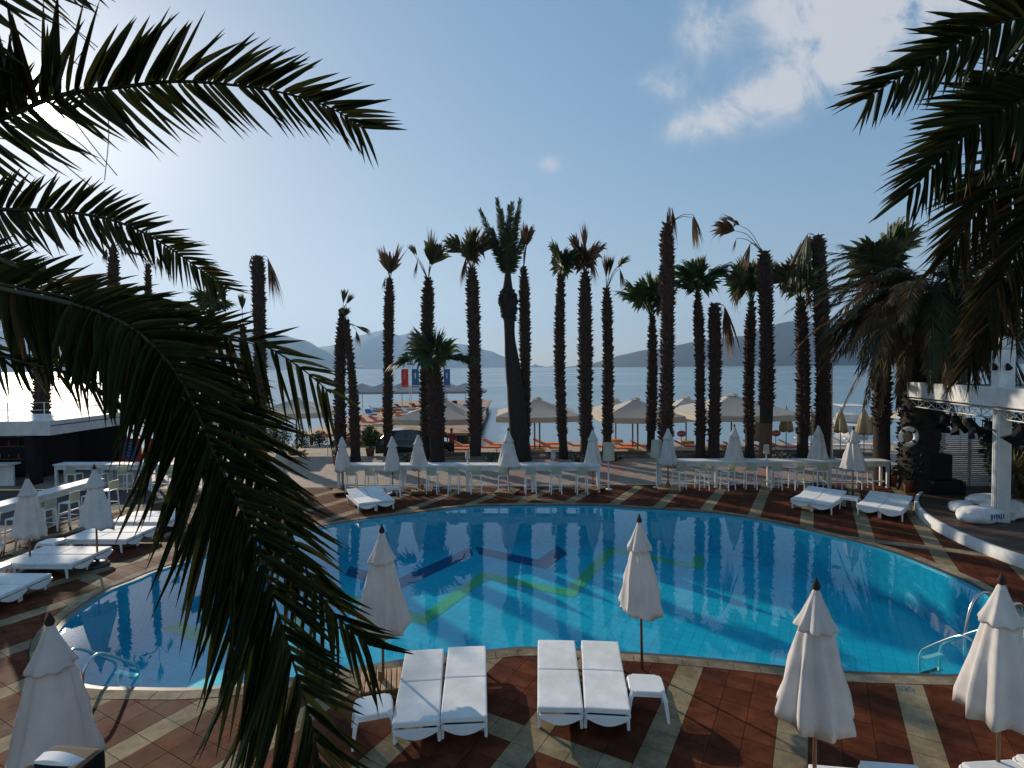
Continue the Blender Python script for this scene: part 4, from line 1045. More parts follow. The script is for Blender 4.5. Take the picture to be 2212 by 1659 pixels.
# ------------------------------------------------------------------ pool ladders
def ladder(pos, rz, label, m, out=.62):
    t = thing('pool_ladder', label, 'pool ladder', pos, rz, 'chrome pool ladders')   # +y towards the pool
    for sx in (-.26, .26):
        mb = MB(); mb.tube(spline([(sx, -.42, 0), (sx, -.42, .28), (sx, -.37, .47), (sx, -.24, .56), (sx, -.06, .50), (sx, .38, .10), (sx, .48, -.05), (sx, .50, -.3), (sx, .50, -1.1)], 6), .024, 10); mb.build('rail', m, t, True)
        mb = MB(); mb.lathe([(.055, 0), (.055, .015), (.03, .02)], 12, c=(sx, -.42, 0)); mb.build('flange', m, t, True)
    for z in (-.15, -.42, -.7):
        mb = MB(); mb.rbox((0, .47, z), (.50, .09, .03), .01); mb.build('step', M['white'] if z > -.2 else m, t)
ladder(fx(-6.6, 8.73, 0), -.3, 'dark chrome pool ladder throwing long shadows beside the shaded parasol', M['steel'])
ladder(fx(7.63, 9.28, 0), .35, 'bright chrome pool ladder beside the parasol at the far end of the near edge', M['steel'])
t = thing('grab_rail', 'white curved grab rail on the deck behind the parasol at the picture edge', 'grab rail', gnd(2212, 1400), .3)
for y in (0, .5):
    mb = MB(); mb.tube(spline([(0, y, 0), (.02, y, .5), (-.1, y, .78), (-.35, y, .80), (-.55, y, .6), (-.68, y, .2), (-.7, y, -.3)], 6), .026, 9); mb.build('rail', M['steel'], t, True)

# ------------------------------------------------------------------ bar counters and stools
def counter(a, b, label, posts, group='white bar counters', z=1.1, depth=.62):
    a, b = fx(*a, z), fx(*b, z); a.z = b.z = 0; d = b - a; L_ = d.length
    t = thing('bar_counter', label, 'bar counter', a, math.atan2(d.y, d.x), group)
    mb = MB(); mb.rbox((L_ / 2, 0, z - .035), (L_, depth, .07), .012); mb.build('countertop', M['white_paint'], t)
    mb = MB(); mb.box((L_ / 2, -depth / 2 + .06, z - .15), (L_ - .1, .03, .16)); mb.box((L_ / 2, depth / 2 - .06, z - .15), (L_ - .1, .03, .16)); mb.build('apron', M['white_paint'], t)
    mb = MB(); mb.box((L_ / 2, 0, .22), (L_ - .14, .05, .05)); mb.build('foot_rail', M['white_paint'], t)
    for k in range(posts):
        x = .08 + (L_ - .16) * k / (posts - 1)
        for y in (-depth / 2 + .09, depth / 2 - .09):
            mb = MB(); mb.box((x, y, (z - .075) / 2), (.10, .08, z - .08)); mb.build('post', M['white_paint'], t)
    return t
BA, BB = (-7.0, 22.05), (3.55, 22.05); BCA, BCB = (6.1, 23.0), (15.75, 23.0)
counter(BA, BB, 'long white bar counter from the plaza to the gap, lined with stools', 5)
counter(BCA, BCB, 'white bar counter beyond the gap, running to the massive palm', 5)
counter((-14.6, 13.2), (-14.6, 19.2), 'side bar counter running away behind the double loungers', 4)
counter((-18.4, 22.2), (-12.6, 22.2), 'white bar counter behind the palm fronds, close to the dark beach bar', 4)
counter((-11.9, 22.2), (-9.25, 22.2), 'short white bar counter with the floor lamp at its end', 2)
def stool_proto():
    t = thing('bar_stool', 'x', 'bar stool')
    mb = MB(); mb.rbox((0, 0, .74), (.40, .38, .035), .012); mb.build('seat', M['white'], t)
    vs = []; n = 8
    for (z, yb) in ((.77, -.185), (.95, -.205), (1.09, -.225)):
        for k in range(n + 1):
            x = -.20 + .40 * k / n; vs.append((x, yb - .03 * (1 - (2 * k / n - 1) ** 2), z))
    for (z, yb) in ((.77, -.170), (.95, -.190), (1.09, -.210)):
        for k in range(n + 1):
            x = -.20 + .40 * k / n; vs.append((x, yb - .03 * (1 - (2 * k / n - 1) ** 2), z))
    m = n + 1; fs = []
    for r in range(2):
        for k in range(n): fs += [(r * m + k, r * m + k + 1, (r + 1) * m + k + 1, (r + 1) * m + k), (3 * m + r * m + k, 3 * m + (r + 1) * m + k, 3 * m + (r + 1) * m + k + 1, 3 * m + r * m + k + 1)]
    fs += [(2 * m + k, 2 * m + k + 1, 5 * m + k + 1, 5 * m + k) for k in range(n)]
    mb = MB(); mb.add(vs, fs); mb.build('backrest', M['seat_green'], t)
    for sx in (-1, 1):
        for sy in (-1, 1):
            mb = MB(); zt = .80 if sy < 0 else .73
            mb.tube([(sx * .18, sy * .17, zt), (sx * .21, sy * .205, 0)], .023, 6); mb.build('leg', M['white'], t)
    mb = MB()
    for sx in (-1, 1): mb.tube([(sx * .20, -.19, .28), (sx * .20, .19, .28)], .013, 5)
    mb.tube([(-.2, .19, .34), (.2, .19, .34)], .013, 5); mb.tube([(-.2, -.19, .22), (.2, -.19, .22)], .013, 5)
    mb.build('foot_rest', M['white'], t)
    return t
sp = stool_proto(); nst = 0
ORD = 'first second third fourth fifth sixth seventh eighth ninth tenth eleventh twelfth'.split()
def stool(x, y, rz, label, group):
    global nst
    o = sp if nst == 0 else copy_tree(sp); nst += 1
    g = fx(x, y, 1.1); o.location = (g.x, g.y, 0); o.rotation_euler = (0, 0, rz); tag(o, label, None, group)
rr = random.Random(5)
for k, x in enumerate((2.75, 1.72, .72, -.35, -1.42, -2.3, -3.15, -4.6, -5.55, -6.35)):
    stool(x, 21.62 + rr.uniform(-.06, .06), rr.uniform(-.12, .12), f'white bar stool at the long counter, {ORD[k]} one counted from the gap with the lamps', 'bar stools at the long counter')
for k, x in enumerate((6.85, 7.8, 8.85, 9.85, 10.8, 11.75, 12.75, 13.7, 14.6)):
    a = (.5 if k in (0, 2) else 0) + rr.uniform(-.2, .2)
    stool(x, 22.5 + rr.uniform(-.1, .1), a, f'white bar stool at the counter beyond the gap, {ORD[k]} one counted from the lamps', 'bar stools at the second counter')
for k, y in enumerate((13.6, 14.5, 15.4, 16.3, 17.2, 18.1, 18.9)):
    stool(-13.95, y, R(90) + rr.uniform(-.12, .12), f'white bar stool at the side bar, {ORD[k]} one counted from the frame edge', 'bar stools at the side bar')
for k, x in enumerate((-17.4, -16.4, -15.4, -14.4, -13.4)):
    stool(x, 21.75, rr.uniform(-.1, .1), f'bar stool in front of the sunlit counter behind the fronds, {ORD[k]} from the dark bar', 'bar stools behind the fronds')
for k, x in enumerate((-11.2, -10.3)):
    stool(x, 21.7, rr.uniform(-.3, .1), f'bar stool at the short counter by the floor lamp, {("far" if k == 0 else "lamp")}-end one', 'bar stools at the short counter')

# lamps with fabric shades
def lamp(pos, label, h, r, sh, group='lamps with fabric shades', name='floor_lamp', z0=0.0, square=False):
    t = thing(name, label, 'lamp', (pos[0], pos[1], z0), 0, group)
    mb = MB(); mb.lathe([(r * .62, 0), (r * .62, .02), (.03, .035), (.028, h - sh * .6)], 12); mb.build('stand', M['white_paint'], t, True)
    mb = MB(); mb.lathe([(r, h - sh), (r * .82, h), (r * .80, h - .005), (r * .97, h - sh + .005)], 20, cap=False); mb.lathe([(r * .80, h - .03), (.03, h - .03)], 20, cap=False); mb.build('lamp_shade', M['shade'], t, True)
lamp(gnd(610, 1064), 'tall floor lamp with a square beige shade at the end of the short counter', 1.92, .235, .72)
lamp(fx(3.95, 22.35, 1.1), 'floor lamp with a pale shade at the gap end of the long counter', 1.90, .25, .70)
lamp(fx(6.02, 22.75, 1.1), 'floor lamp with a pale shade at the gap end of the second counter', 1.95, .25, .70)
lamp(fx(-1.78, 22.0, 1.1), 'small table lamp on the long counter between two parasols', .55, .10, .33, 'small lamps on the counters', 'table_lamp', 1.1)
lamp(fx(1.66, 22.0, 1.1), 'small table lamp on the long counter near its gap end', .55, .10, .33, 'small lamps on the counters', 'table_lamp', 1.1)
lamp(fx(10.7, 23.0, 1.1), 'small table lamp on the second counter below the red oval sign', .62, .12, .36, 'small lamps on the counters', 'table_lamp', 1.1)
# ------------------------------------------------------------------ big square beach parasols
def big_parasol(u, vbot, Y, wpx, vpeak, label, m='cream', rz=0.0, poles=1, gz=-.5, group='large square canvas parasols on the beach'):
    c = at(u, vbot, Y); w = wpx * Y / F / 2; val = .36; zt = at(u, vpeak, Y).z
    t = thing('beach_parasol', label, 'parasol', (c.x, Y, gz), rz, group)
    zb = c.z - gz; zp = zt - gz; n = 4
    cor = [(-w, -w), (w, -w), (w, w), (-w, w)]; vs = []; fs = []
    K = 8
    for i in range(4):                            # four slightly sagging roof panels
        a, b = Vector((*cor[i], zb + val)), Vector((*cor[(i + 1) % 4], zb + val)); p = Vector((0, 0, zp))
        mb = MB(); g = []
        for j in range(K + 1):
            for k in range(K + 1):
                s_, t_ = j / K, k / K; q = a.lerp(b, t_).lerp(p, s_); q.z -= .10 * math.sin(math.pi * t_) * (1 - s_) * .8 + .06 * math.sin(math.pi * s_); g.append(q)
        mb.add(g, [(j * (K + 1) + k, j * (K + 1) + k + 1, (j + 1) * (K + 1) + k + 1, (j + 1) * (K + 1) + k) for j in range(K) for k in range(K)])
        mb.build('canopy_panel', M[m], t, True)
        mb = MB(); g = []
        for k in range(K + 1):
            q = a.lerp(b, k / K); sg = .08 * math.sin(math.pi * k / K)
            g += [(q.x * 1.004, q.y * 1.004, q.z - sg - .012), (q.x * 1.004, q.y * 1.004, q.z - val - sg * .7)]
        mb.add(g, [(2 * k, 2 * k + 1, 2 * k + 3, 2 * k + 2) for k in range(K)]); mb.build('valance', M[m], t)
    mb = MB(); mb.lathe([(w * .16, zp - .08), (w * .10, zp + .03), (.03, zp + .10)], 4); mb.build('vent_cap', M[m], t)
    for q in range(poles):
        mb = MB(); x = 0 if poles == 1 else (-.16, .16)[q]; mb.tube([(x, .0, 0), (x, 0, zp - .05)], .05, 8); mb.build('pole', M['wood'], t)
    mb = MB(); mb.rbox((0, 0, .1), (.9, .9, .2), .03); mb.build('base', M['teak'], t)
    for (x, y) in cor:
        mb = MB(); mb.tube([(0, 0, zp - .1), (x * .98, y * .98, zb + val - .03)], .02, 5); mb.build('rib', M['wood'], t)
big_parasol(957, 908, 34.5, 178, 862, 'cream square parasol spread over the black car')
big_parasol(1160, 903, 35.0, 172, 860, 'cream square parasol standing alone over two thin posts against the water', poles=2)
big_parasol(1372, 905, 34.5, 166, 861, 'cream square parasol between the brown-headed palm and the tallest palm', poles=2)
big_parasol(1482, 902, 38.5, 150, 858, 'sunlit cream square parasol behind the tallest palm')
big_parasol(1580, 899, 35.0, 212, 852, 'widest cream square parasol, behind the pair of palms with a dead trailing leaf')
big_parasol(1330, 899, 39.5, 120, 862, 'small sunlit cream parasol edge between two palm trunks')
big_parasol(545, 908, 33.0, 150, 868, 'cream square parasol behind the slim spike palm', rz=.12)
big_parasol(640, 897, 35.5, 150, 860, 'cream square parasol over the dark clipped bushes', rz=.1)
big_parasol(1975, 900, 37.0, 100, 884, 'pale flat parasol corner showing left of the massive palm')
def tan_parasol(u, vt, vb_, label, vground=982, gz=-.5):
    g = gnd(u, vground, gz); Y = g.y; top = at(u, vt, Y).z - gz; bot = at(u, vb_, Y).z - gz
    t = thing('closed_beach_parasol', label, 'parasol', g, 0, 'closed tan parasols along the beach')
    H = top - bot; ph = u * .7
    def fn(r, z, q): 
        k = (top - z) / H; return r * (1 + .28 * math.sin(6 * q + ph) * min(1, 1.5 * k)), z + (.05 * math.sin(6 * q + ph) if k > .9 else 0)
    mb = MB(); mb.lathe([(.03, top), (.16, top - .2 * H), (.27, top - .5 * H), (.36, top - .85 * H), (.35, bot), (.2, bot + .05)], 36, fn=fn, cap=False); mb.build('canopy', M['tan'], t, True)
    mb = MB(); mb.tube([(0, 0, 0), (0, 0, top + .1)], .025, 7); mb.build('pole', M['wood'], t)
for (u, a, b, lb) in ((1641, 884, 952, 'closed tan parasol half behind the smooth-footed palm'), (1698, 880, 932, 'closed tan parasol beside the red oval sign nearest the bent trunk'), (1752, 886, 940, 'closed tan parasol edge behind the bent-topped trunk'), (1815, 884, 934, 'closed tan parasol by the street lamp post'),
                      (1866, 882, 938, 'closed tan parasol in front of the white boat, larger of two'), (1888, 888, 938, 'closed tan parasol tucked against the orange-footed palm'), (2074, 884, 932, 'closed tan parasol seen under the stage lights')):
    tan_parasol(u, a, b, lb)

# beach loungers
def beach_lounger(col):
    t = thing('beach_lounger', 'x', 'beach lounger'); mb = MB()
    for sx in (-.28, .28): mb.tube([(sx, -.9, .28), (sx, .2, .28), (sx, .92, .62)], .025, 6)
    mb.build('frame', M['white'], t)
    for x in (-.28, .28):
        for y in (-.7, .55):
            mb = MB(); mb.tube([(x, y, .28), (x, y, 0)], .022, 6); mb.build('leg', M['white'], t)
    mb = MB(); mb.rbox((0, -.35, .33), (.6, 1.12, .09), .03); Rm = Matrix.Rotation(R(25), 4, 'X'); mb.rbox((0, .55, .50), (.6, .80, .09), .03, M=Rm); mb.build('cushion', M[col], t)
    return t
bl = {c: beach_lounger(c) for c in ('orange', 'white', 'red')}; ub = {}
def blounger(u, v, col, rz, label, group, gz=-.5):
    o = bl[col] if col not in ub else copy_tree(bl[col]); ub[col] = 1
    o.location = gnd(u, v, gz); o.rotation_euler = (0, 0, rz); tag(o, label, None, group)
where = [(872, 985, 'beside the black car wheel'), (900, 982, 'below the car door'), (962, 972, 'behind the short crown palm, further row'), (985, 980, 'behind the short crown palm, nearer row'), (1006, 973, 'right of the tan-tufted palm foot'),
         (1050, 976, 'between the tan-tufted palm and the parasol'), (1072, 970, 'beside the parasol in front of the date palm'), (1150, 974, 'below the twin parasol posts, first'), (1180, 968, 'below the twin parasol posts, second'),
         (1196, 977, 'left of the compact dark crowned palm'), (1244, 972, 'between compact and brown-headed palms'), (1290, 974, 'beside the pale floor lamp at the gap'), (1336, 978, 'right of the sparse-leaved palm, nearer'), (1350, 972, 'right of the sparse-leaved palm, further'), (1392, 974, 'left of the gap lamp at the second counter')]
for k, (u, v, w_) in enumerate(where): blounger(u, v, 'orange', R(88) * (1 if k % 3 else .9), f'orange beach lounger {w_}', 'orange beach loungers')
where = [(1488, 974, 'below the first red oval sign'), (1560, 974, 'between dead-leaf palm and smooth-footed palm'), (1597, 978, 'behind the parasol between the oval signs'), (1640, 974, 'left of the second red oval sign'), (1690, 976, 'right of the second red oval sign')]
for k, (u, v, w_) in enumerate(where): blounger(u, v, 'red', R(86), f'red beach lounger {w_}', 'red beach loungers')
where = [(1716, 972, 'left of the loose olive-crowned palm'), (1750, 968, 'between the olive palm and the bent trunk'), (1800, 972, 'at the street lamp foot'), (1830, 966, 'in front of the white boat'), (1858, 970, 'below the larger tan parasol'), (1935, 968, 'right of the orange-footed palm'), (1952, 976, 'below the life ring')]
for k, (u, v, w_) in enumerate(where): blounger(u, v, 'white', R(60 + 10 * (k % 3)), f'white beach lounger {w_}', 'white beach loungers')

# red oval signs on posts
def sign(u, v, label, gz=-.1, vg=985, flat_=False):
    g = gnd(u, vg, gz); z = at(u, v, g.y).z - gz
    t = thing('oval_sign', label, 'sign', g, 0, 'red signs on posts')
    mb = MB(); mb.tube([(0, .02, 0), (0, .02, z)], .022, 7); mb.build('post', M['alu'], t)
    a_, b_ = (.26, .18) if not flat_ else (.34, .12); n = 28
    ring_ = [(a_ * math.cos(2 * math.pi * k / n), b_ * math.sin(2 * math.pi * k / n)) for k in range(n)]
    vs = [(x, -.02, z + y) for x, y in ring_] + [(x, .01, z + y) for x, y in ring_]
    mb = MB(); mb.add(vs, [tuple(range(n))[::-1], tuple(range(n, 2 * n))] + [(k, (k + 1) % n, n + (k + 1) % n, n + k) for k in range(n)]); mb.build('panel', M['red'] if not flat_ else M['orange'], t)
    if not flat_:
        vs = [(x * .86, -.024, z + y * .80) for x, y in ring_] + [(x * .80, -.024, z + y * .72) for x, y in ring_]
        mb = MB(); mb.add(vs, [(k, n + k, n + (k + 1) % n, (k + 1) % n) for k in range(n)])
        for k, x in enumerate((-.12, -.06, 0, .06, .12)): mb.box((x, -.024, z + .01), (.03, .002, .07 if k % 2 else .10))
        mb.build('lettering', M['white_paint'], t)
sign(1472, 937, 'red oval sign right of the tallest palm'); sign(1676, 936, 'red oval sign right of the smooth-footed palm'); sign(708, 941, 'flat orange-red sign on a thin post by the plaza bushes', flat_=True)

# street lamp
g = gnd(1796, 992); hz = at(1796, 690, g.y).z
t = thing('street_lamp', 'tall thin street lamp post with a pale globe, behind the bent-topped palm', 'street lamp', g)
mb = MB(); mb.tube([(0, 0, 0), (0, 0, 1.2), (0, 0, hz)], [.075, .055, .035], 10); mb.build('post', M['alu'], t)
z = at(1796, 760, g.y).z
mb = MB(); mb.tube([(0, 0, z + .04), (.18, 0, z + .06)], .02, 6); mb.build('arm', M['alu'], t)
mb = MB(); mb.lathe([(.02, -.10), (.16, -.07), (.24, 0), (.17, .09), (.02, .13)], 14, c=(.34, 0, z)); mb.build('globe', M['white_paint'], t, True)
mb = MB(); mb.box((0, 0, z + 1.2), (.10, .10, .35)); mb.box((.16, 0, z + .6), (.2, .08, .06)); mb.build('bracket', M['dark_metal'], t)

# ------------------------------------------------------------------ shrubs and pots
def bush(u, vb, w, h, label, seed, gz=-.05, cone=False, mtl='bush', n=900, lf=.09, pot=None, group=None, cat='bush'):
    rng = random.Random(seed); g = gnd(u, vb, gz); t = thing('shrub', label, cat, g, 0, group); z0 = .05
    if pot:
        mb = MB(); mb.lathe([(pot * .75, 0), (pot, .4), (pot * 1.08, .42), (pot * 1.08, .47), (pot * .9, .47), (pot * .9, .42)], 16); mb.build('pot', M['terracotta'], t, True); z0 = .42
    mb = MB(); mb.tube([(0, 0, 0), (.02, 0, z0 + h * .5)], [.05, .02], 6)
    for k in range(6):
        a = k * 1.05; mb.tube([(0, 0, z0 + h * .15), (math.cos(a) * w * .3, math.sin(a) * w * .3, z0 + h * .55)], [.02, .008], 4)
    mb.build('stem', M['bark'], t)
    mb = MB()
    for k in range(n):
        while True:
            x, y, q = rng.uniform(-1, 1), rng.uniform(-1, 1), rng.random()
            lim = (1.0 - q * .95) if cone else math.sqrt(max(0, 1 - (2 * q - 1) ** 2)) 
            lim *= .85 + .25 * math.sin(5 * math.atan2(y, x) + seed + 4 * q)
            if x * x + y * y <= lim * lim: break
        c = Vector((x * w / 2, y * w / 2, z0 + q * h)); d = Vector((rng.uniform(-1, 1) + x, rng.uniform(-1, 1) + y, rng.uniform(-.4, 1))).normalized(); s_ = d.cross(Vector((rng.uniform(-1, 1), rng.uniform(-1, 1), .3))).normalized()
        l = lf * rng.uniform(.6, 1.4)
        mb.add([c - s_ * l * .3, c + d * l, c + s_ * l * .3, c - d * l * .4], [(0, 1, 2), (0, 2, 3)])
    mb.build('foliage', M[mtl], t)
bush(610, 968, 1.3, 1.35, 'round dark clipped bush by the pale lamp on the plaza edge', 3)
bush(652, 968, 1.25, 1.75, 'pointed conical dark bush between two planters', 4, cone=True)
bush(585, 970, 1.1, 1.25, 'dark bush touching the thick-headed bare palm', 5)
bush(690, 965, 1.1, 1.0, 'low dark bush beside the closed white beach parasols', 6)
bush(800, 985, 1.0, 1.35, 'loose potted shrub in a terracotta pot beside the leaning-neck palm', 7, n=380, lf=.2, pot=.26, mtl='fan')
bush(728, 1006, .55, .5, 'small pot plant with red flowers at the plaza corner', 8, n=160, lf=.08, pot=.2)
for k, (u, vb, w, h, lb) in enumerate(((1060, 1000, 1.0, .5, 'low dark plant at the foot of the tan-tufted palm'), (1330, 998, .9, .4, 'low dark plant between the gap lamps'), (1690, 1000, 1.2, .5, 'low dark plant between smooth-footed and olive palms'), (1830, 1000, 1.3, .55, 'low dark plant by the street lamp'), (880, 1002, 1.0, .45, 'low dark plant beside the short crown palm'), (1250, 1000, .9, .4, 'low dark plant at the brown-headed palm'))):
    bush(u, vb, w, h, lb, 20 + k, n=260, gz=.0, group='low plants in the palm bed')

# ------------------------------------------------------------------ black car
g = gnd(893, 990, -.35); t = thing('parked_car', 'black car parked under the cream parasol behind the palms', 'car', (g.x, g.y + .6, -.35), R(188))
prof = [(-2.25, .35), (-2.28, .75), (-2.1, .95), (-1.2, 1.08), (-.55, 1.62), (.2, 1.72), (1.5, 1.68), (2.1, 1.12), (2.25, .95), (2.25, .38)]
def shell(mb, prof, hw, top_in=.16):
    n = len(prof); vs = []
    for sg in (-1, 1):
        for (x, z) in prof: vs.append((x, sg * (hw - (top_in if z > 1.2 else 0)), z))
    fs = [tuple(range(n)), tuple(range(n, 2 * n))[::-1]] + [(i, n + i, n + (i + 1) % n, (i + 1) % n) for i in range(n)]
    mb.add(vs, fs)
mb = MB(); shell(mb, prof, .9); body = mb.build('body', M['carpaint'], t)
bv = body.modifiers.new('bevel', 'BEVEL'); bv.width = .05; bv.segments = 2
mb = MB(); mb.add([(-1.17, -.70, 1.12), (-1.17, .70, 1.12), (-.60, .64, 1.585), (-.60, -.64, 1.585)], [(0, 1, 2, 3)]); mb.v = [(x - .02, y, z + .02) for x, y, z in mb.v]; mb.build('windscreen', M['carglass'], t)
for sg in (-1, 1):
    mb = MB(); mb.add([(-.95, sg * .905, 1.12), (-.45, sg * .752, 1.54), (.45, sg * .752, 1.60), (.45, sg * .905, 1.12)], [(0, 1, 2, 3)]); mb.add([(.52, sg * .905, 1.12), (.52, sg * .752, 1.60), (1.42, sg * .752, 1.58), (1.9, sg * .905, 1.14)], [(0, 1, 2, 3)]); mb.build('side_window', M['carglass'], t)
    mb = MB(); mb.rbox((-.85, sg * 1.0, 1.12), (.10, .2, .14), .03); mb.build('wing_mirror', M['carpaint'], t)
    mb = MB(); mb.rbox((-2.2, sg * .62, .82), (.14, .34, .16), .04); mb.build('headlight', M['alu'], t)
    for x in (-1.45, 1.4):
        Rm = Matrix.Translation((x, sg * .80, .34)) @ Matrix.Rotation(R(90), 4, 'X')
        mb = MB(); mb.lathe([(.22, -.11), (.32, -.11), (.345, -.06), (.345, .06), (.32, .11), (.22, .11)], 20); w_ = mb.build('wheel', M['rubber'], t, False, Rm)
        mb = MB(); mb.lathe([(.22, -.10), (.22, .10), (.06, .06 * -sg)], 12); mb.build('rim', M['alu'], w_)

# person in red beside the car
def person(pos, rz, label):
    t = thing('person', label, 'person', pos, rz)
    J = {'pel': (0, 0, .95), 'ch': (0, .02, 1.28), 'nk': (0, .01, 1.47), 'hd': (0, -.02, 1.56), 'hd2': (0, -.02, 1.70), 'sl': (-.17, .01, 1.40), 'el': (-.24, .03, 1.13), 'hl': (-.22, -.08, .90), 'sr': (.17, .01, 1.40), 'er': (.25, .0, 1.14), 'hr': (.24, -.12, .92),
         'kl': (-.10, -.02, .50), 'al': (-.11, .02, .08), 'tl': (-.12, -.12, .04), 'kr': (.10, -.03, .50), 'ar': (.11, .03, .08), 'tr': (.12, -.11, .04), 'll': (-.09, 0, .88), 'lr': (.09, 0, .88)}
    Rr = {'pel': .15, 'ch': .155, 'nk': .055, 'hd': .085, 'hd2': .08, 'sl': .065, 'el': .045, 'hl': .035, 'sr': .065, 'er': .045, 'hr': .035, 'kl': .06, 'al': .04, 'tl': .035, 'kr': .06, 'ar': .04, 'tr': .035, 'll': .09, 'lr': .09}
    E = 'pel-ch ch-nk nk-hd hd-hd2 ch-sl sl-el el-hl ch-sr sr-er er-hr pel-ll ll-kl kl-al al-tl pel-lr lr-kr kr-ar ar-tr'.split()
    ks = list(J); me = bpy.data.meshes.new('person'); me.from_pydata([J[k] for k in ks], [tuple(ks.index(x) for x in e.split('-')) for e in E], [])
    o = bpy.data.objects.new('body', me); C.objects.link(o)
    sk = o.modifiers.new('skin', 'SKIN')
    for i, k in enumerate(ks):
        d = me.skin_vertices[0].data[i]; d.radius = (Rr[k], Rr[k] * (.75 if k in ('pel', 'ch') else 1)); d.use_root = (k == 'pel')
    sb = o.modifiers.new('sub', 'SUBSURF'); sb.levels = sb.render_levels = 2
    dg = bpy.context.evaluated_depsgraph_get(); m2 = bpy.data.meshes.new_from_object(o.evaluated_get(dg)); bpy.data.objects.remove(o)
    for m in ('skin', 'red', 'dark_metal'): m2.materials.append(M[m])
    for p in m2.polygons:
        z = p.center.z; p.material_index = 1 if (.92 < z < 1.46 and abs(p.center.x) < .27 and not (z < 1.15 and abs(p.center.x) > .19)) else (2 if z < .92 and abs(p.center.x) < .2 else 0); p.use_smooth = True
    put(m2, 'body', t)
    mb = MB(); mb.lathe([(.092, 1.62), (.098, 1.68), (.085, 1.74), (.04, 1.775), (.005, 1.785)], 14, c=(0, .0, 0), cap=False); mb.build('hair', M['hair_grey'], t, True)
person(tuple(gnd(976, 990, -.3)), R(10), 'person with grey hair in a red top standing under the cream parasol by the car')

# ------------------------------------------------------------------ pier with parasols, banners, clutter
t = thing('pier', 'wide wooden bathing pier reaching out into the bay', 'pier', (-9.5, 60, -.9))
mb = MB(); mb.box((0, 0, 1.0), (13, 40, .18)); mb.build('deck', M['teak'], t)
for y in range(-18, 20, 6):
    for x in (-6, 0, 6): mb = MB(); mb.tube([(x, y, -1.2), (x, y, .95)], .14, 8); mb.build('pile', M['wood'], t)
def grey_parasol(x, y, w, label):
    t = thing('pier_parasol', label, 'parasol', (x, y, .19), 0, 'grey parasols on the pier'); mb = MB(); zb, zp = 2.1, 3.0
    cor = [(-w, -w), (w, -w), (w, w), (-w, w)]
    mb.add([(a, b, zb) for a, b in cor] + [(0, 0, zp)] + [(a, b, zb - .25) for a, b in cor], [(0, 1, 4), (1, 2, 4), (2, 3, 4), (3, 0, 4), (0, 5, 6, 1), (1, 6, 7, 2), (2, 7, 8, 3), (3, 8, 5, 0)]); mb.build('canopy', M['grey_canvas'], t)
    mb = MB(); mb.tube([(0, 0, 0), (0, 0, zp)], .05, 6); mb.build('pole', M['alu'], t)
for k, (u, y, w, wd) in enumerate(((782, 66, 2.2, 'outermost, past the leaning-neck palm'), (826, 64, 2.2, 'just behind the brown-brush palm'), (868, 66, 2.2, 'beside the red banner'), (905, 64, 2.4, 'behind the blue banner'), (965, 66, 2.4, 'above the short palm crown'), (1005, 64, 2.4, 'touching the tan-tufted palm'))):
    grey_parasol((u - 1106) / F * y, y, w, f'grey pier parasol, {wd}')
def banner_post(u, Y, label, cols, group='banner posts on the pier'):
    x = (u - 1106) / F * Y; t = thing('banner_post', label, 'banner', (x, Y, .19), 0, group); zt = at(u, 783, Y).z - .19
    mb = MB(); mb.tube([(-.08, 0, 0), (-.08, 0, zt)], .03, 6); mb.tube([(.08, 0, 0), (.08, 0, zt - .3)], .03, 6); mb.build('post', M['alu'], t)
    z1, z0 = at(u, 797, Y).z - .19, at(u, 836, Y).z - .19
    for (sx, c) in cols:
        mb = MB(); mb.box((sx * .46, .0, (z0 + z1) / 2), (.62, .025, z1 - z0)); f_ = mb.build('flag_panel', M[c], t)
        mb = MB(); mb.box((sx * .46, -.016, z0 + (z1 - z0) * .62), (.12, .006, (z1 - z0) * .3)); mb.box((sx * .46, -.016, z0 + .12), (.46, .006, .08)); mb.build('print', M['white_paint'] if c == 'blue' else M['orange'], f_)
    mb = MB(); mb.box((0, 0, zt - .05), (.5, .04, .34)); mb.build('top_board', M['blue'], t)
    mb = MB(); mb.box((0, -.024, zt - .02), (.42, .006, .08)); mb.build('print', M['white_paint'], t)
banner_post(886, 48, 'post with a red banner and a blue banner under a small top board', ((-1, 'red'), (1, 'blue')))
banner_post(955, 52, 'post with a single blue banner above the short palm crown', ((1, 'blue'),))
rr = random.Random(9); cl = ['orange', 'orange', 'blue', 'red', 'white', 'orange', 'black', 'blue']
pl = {}
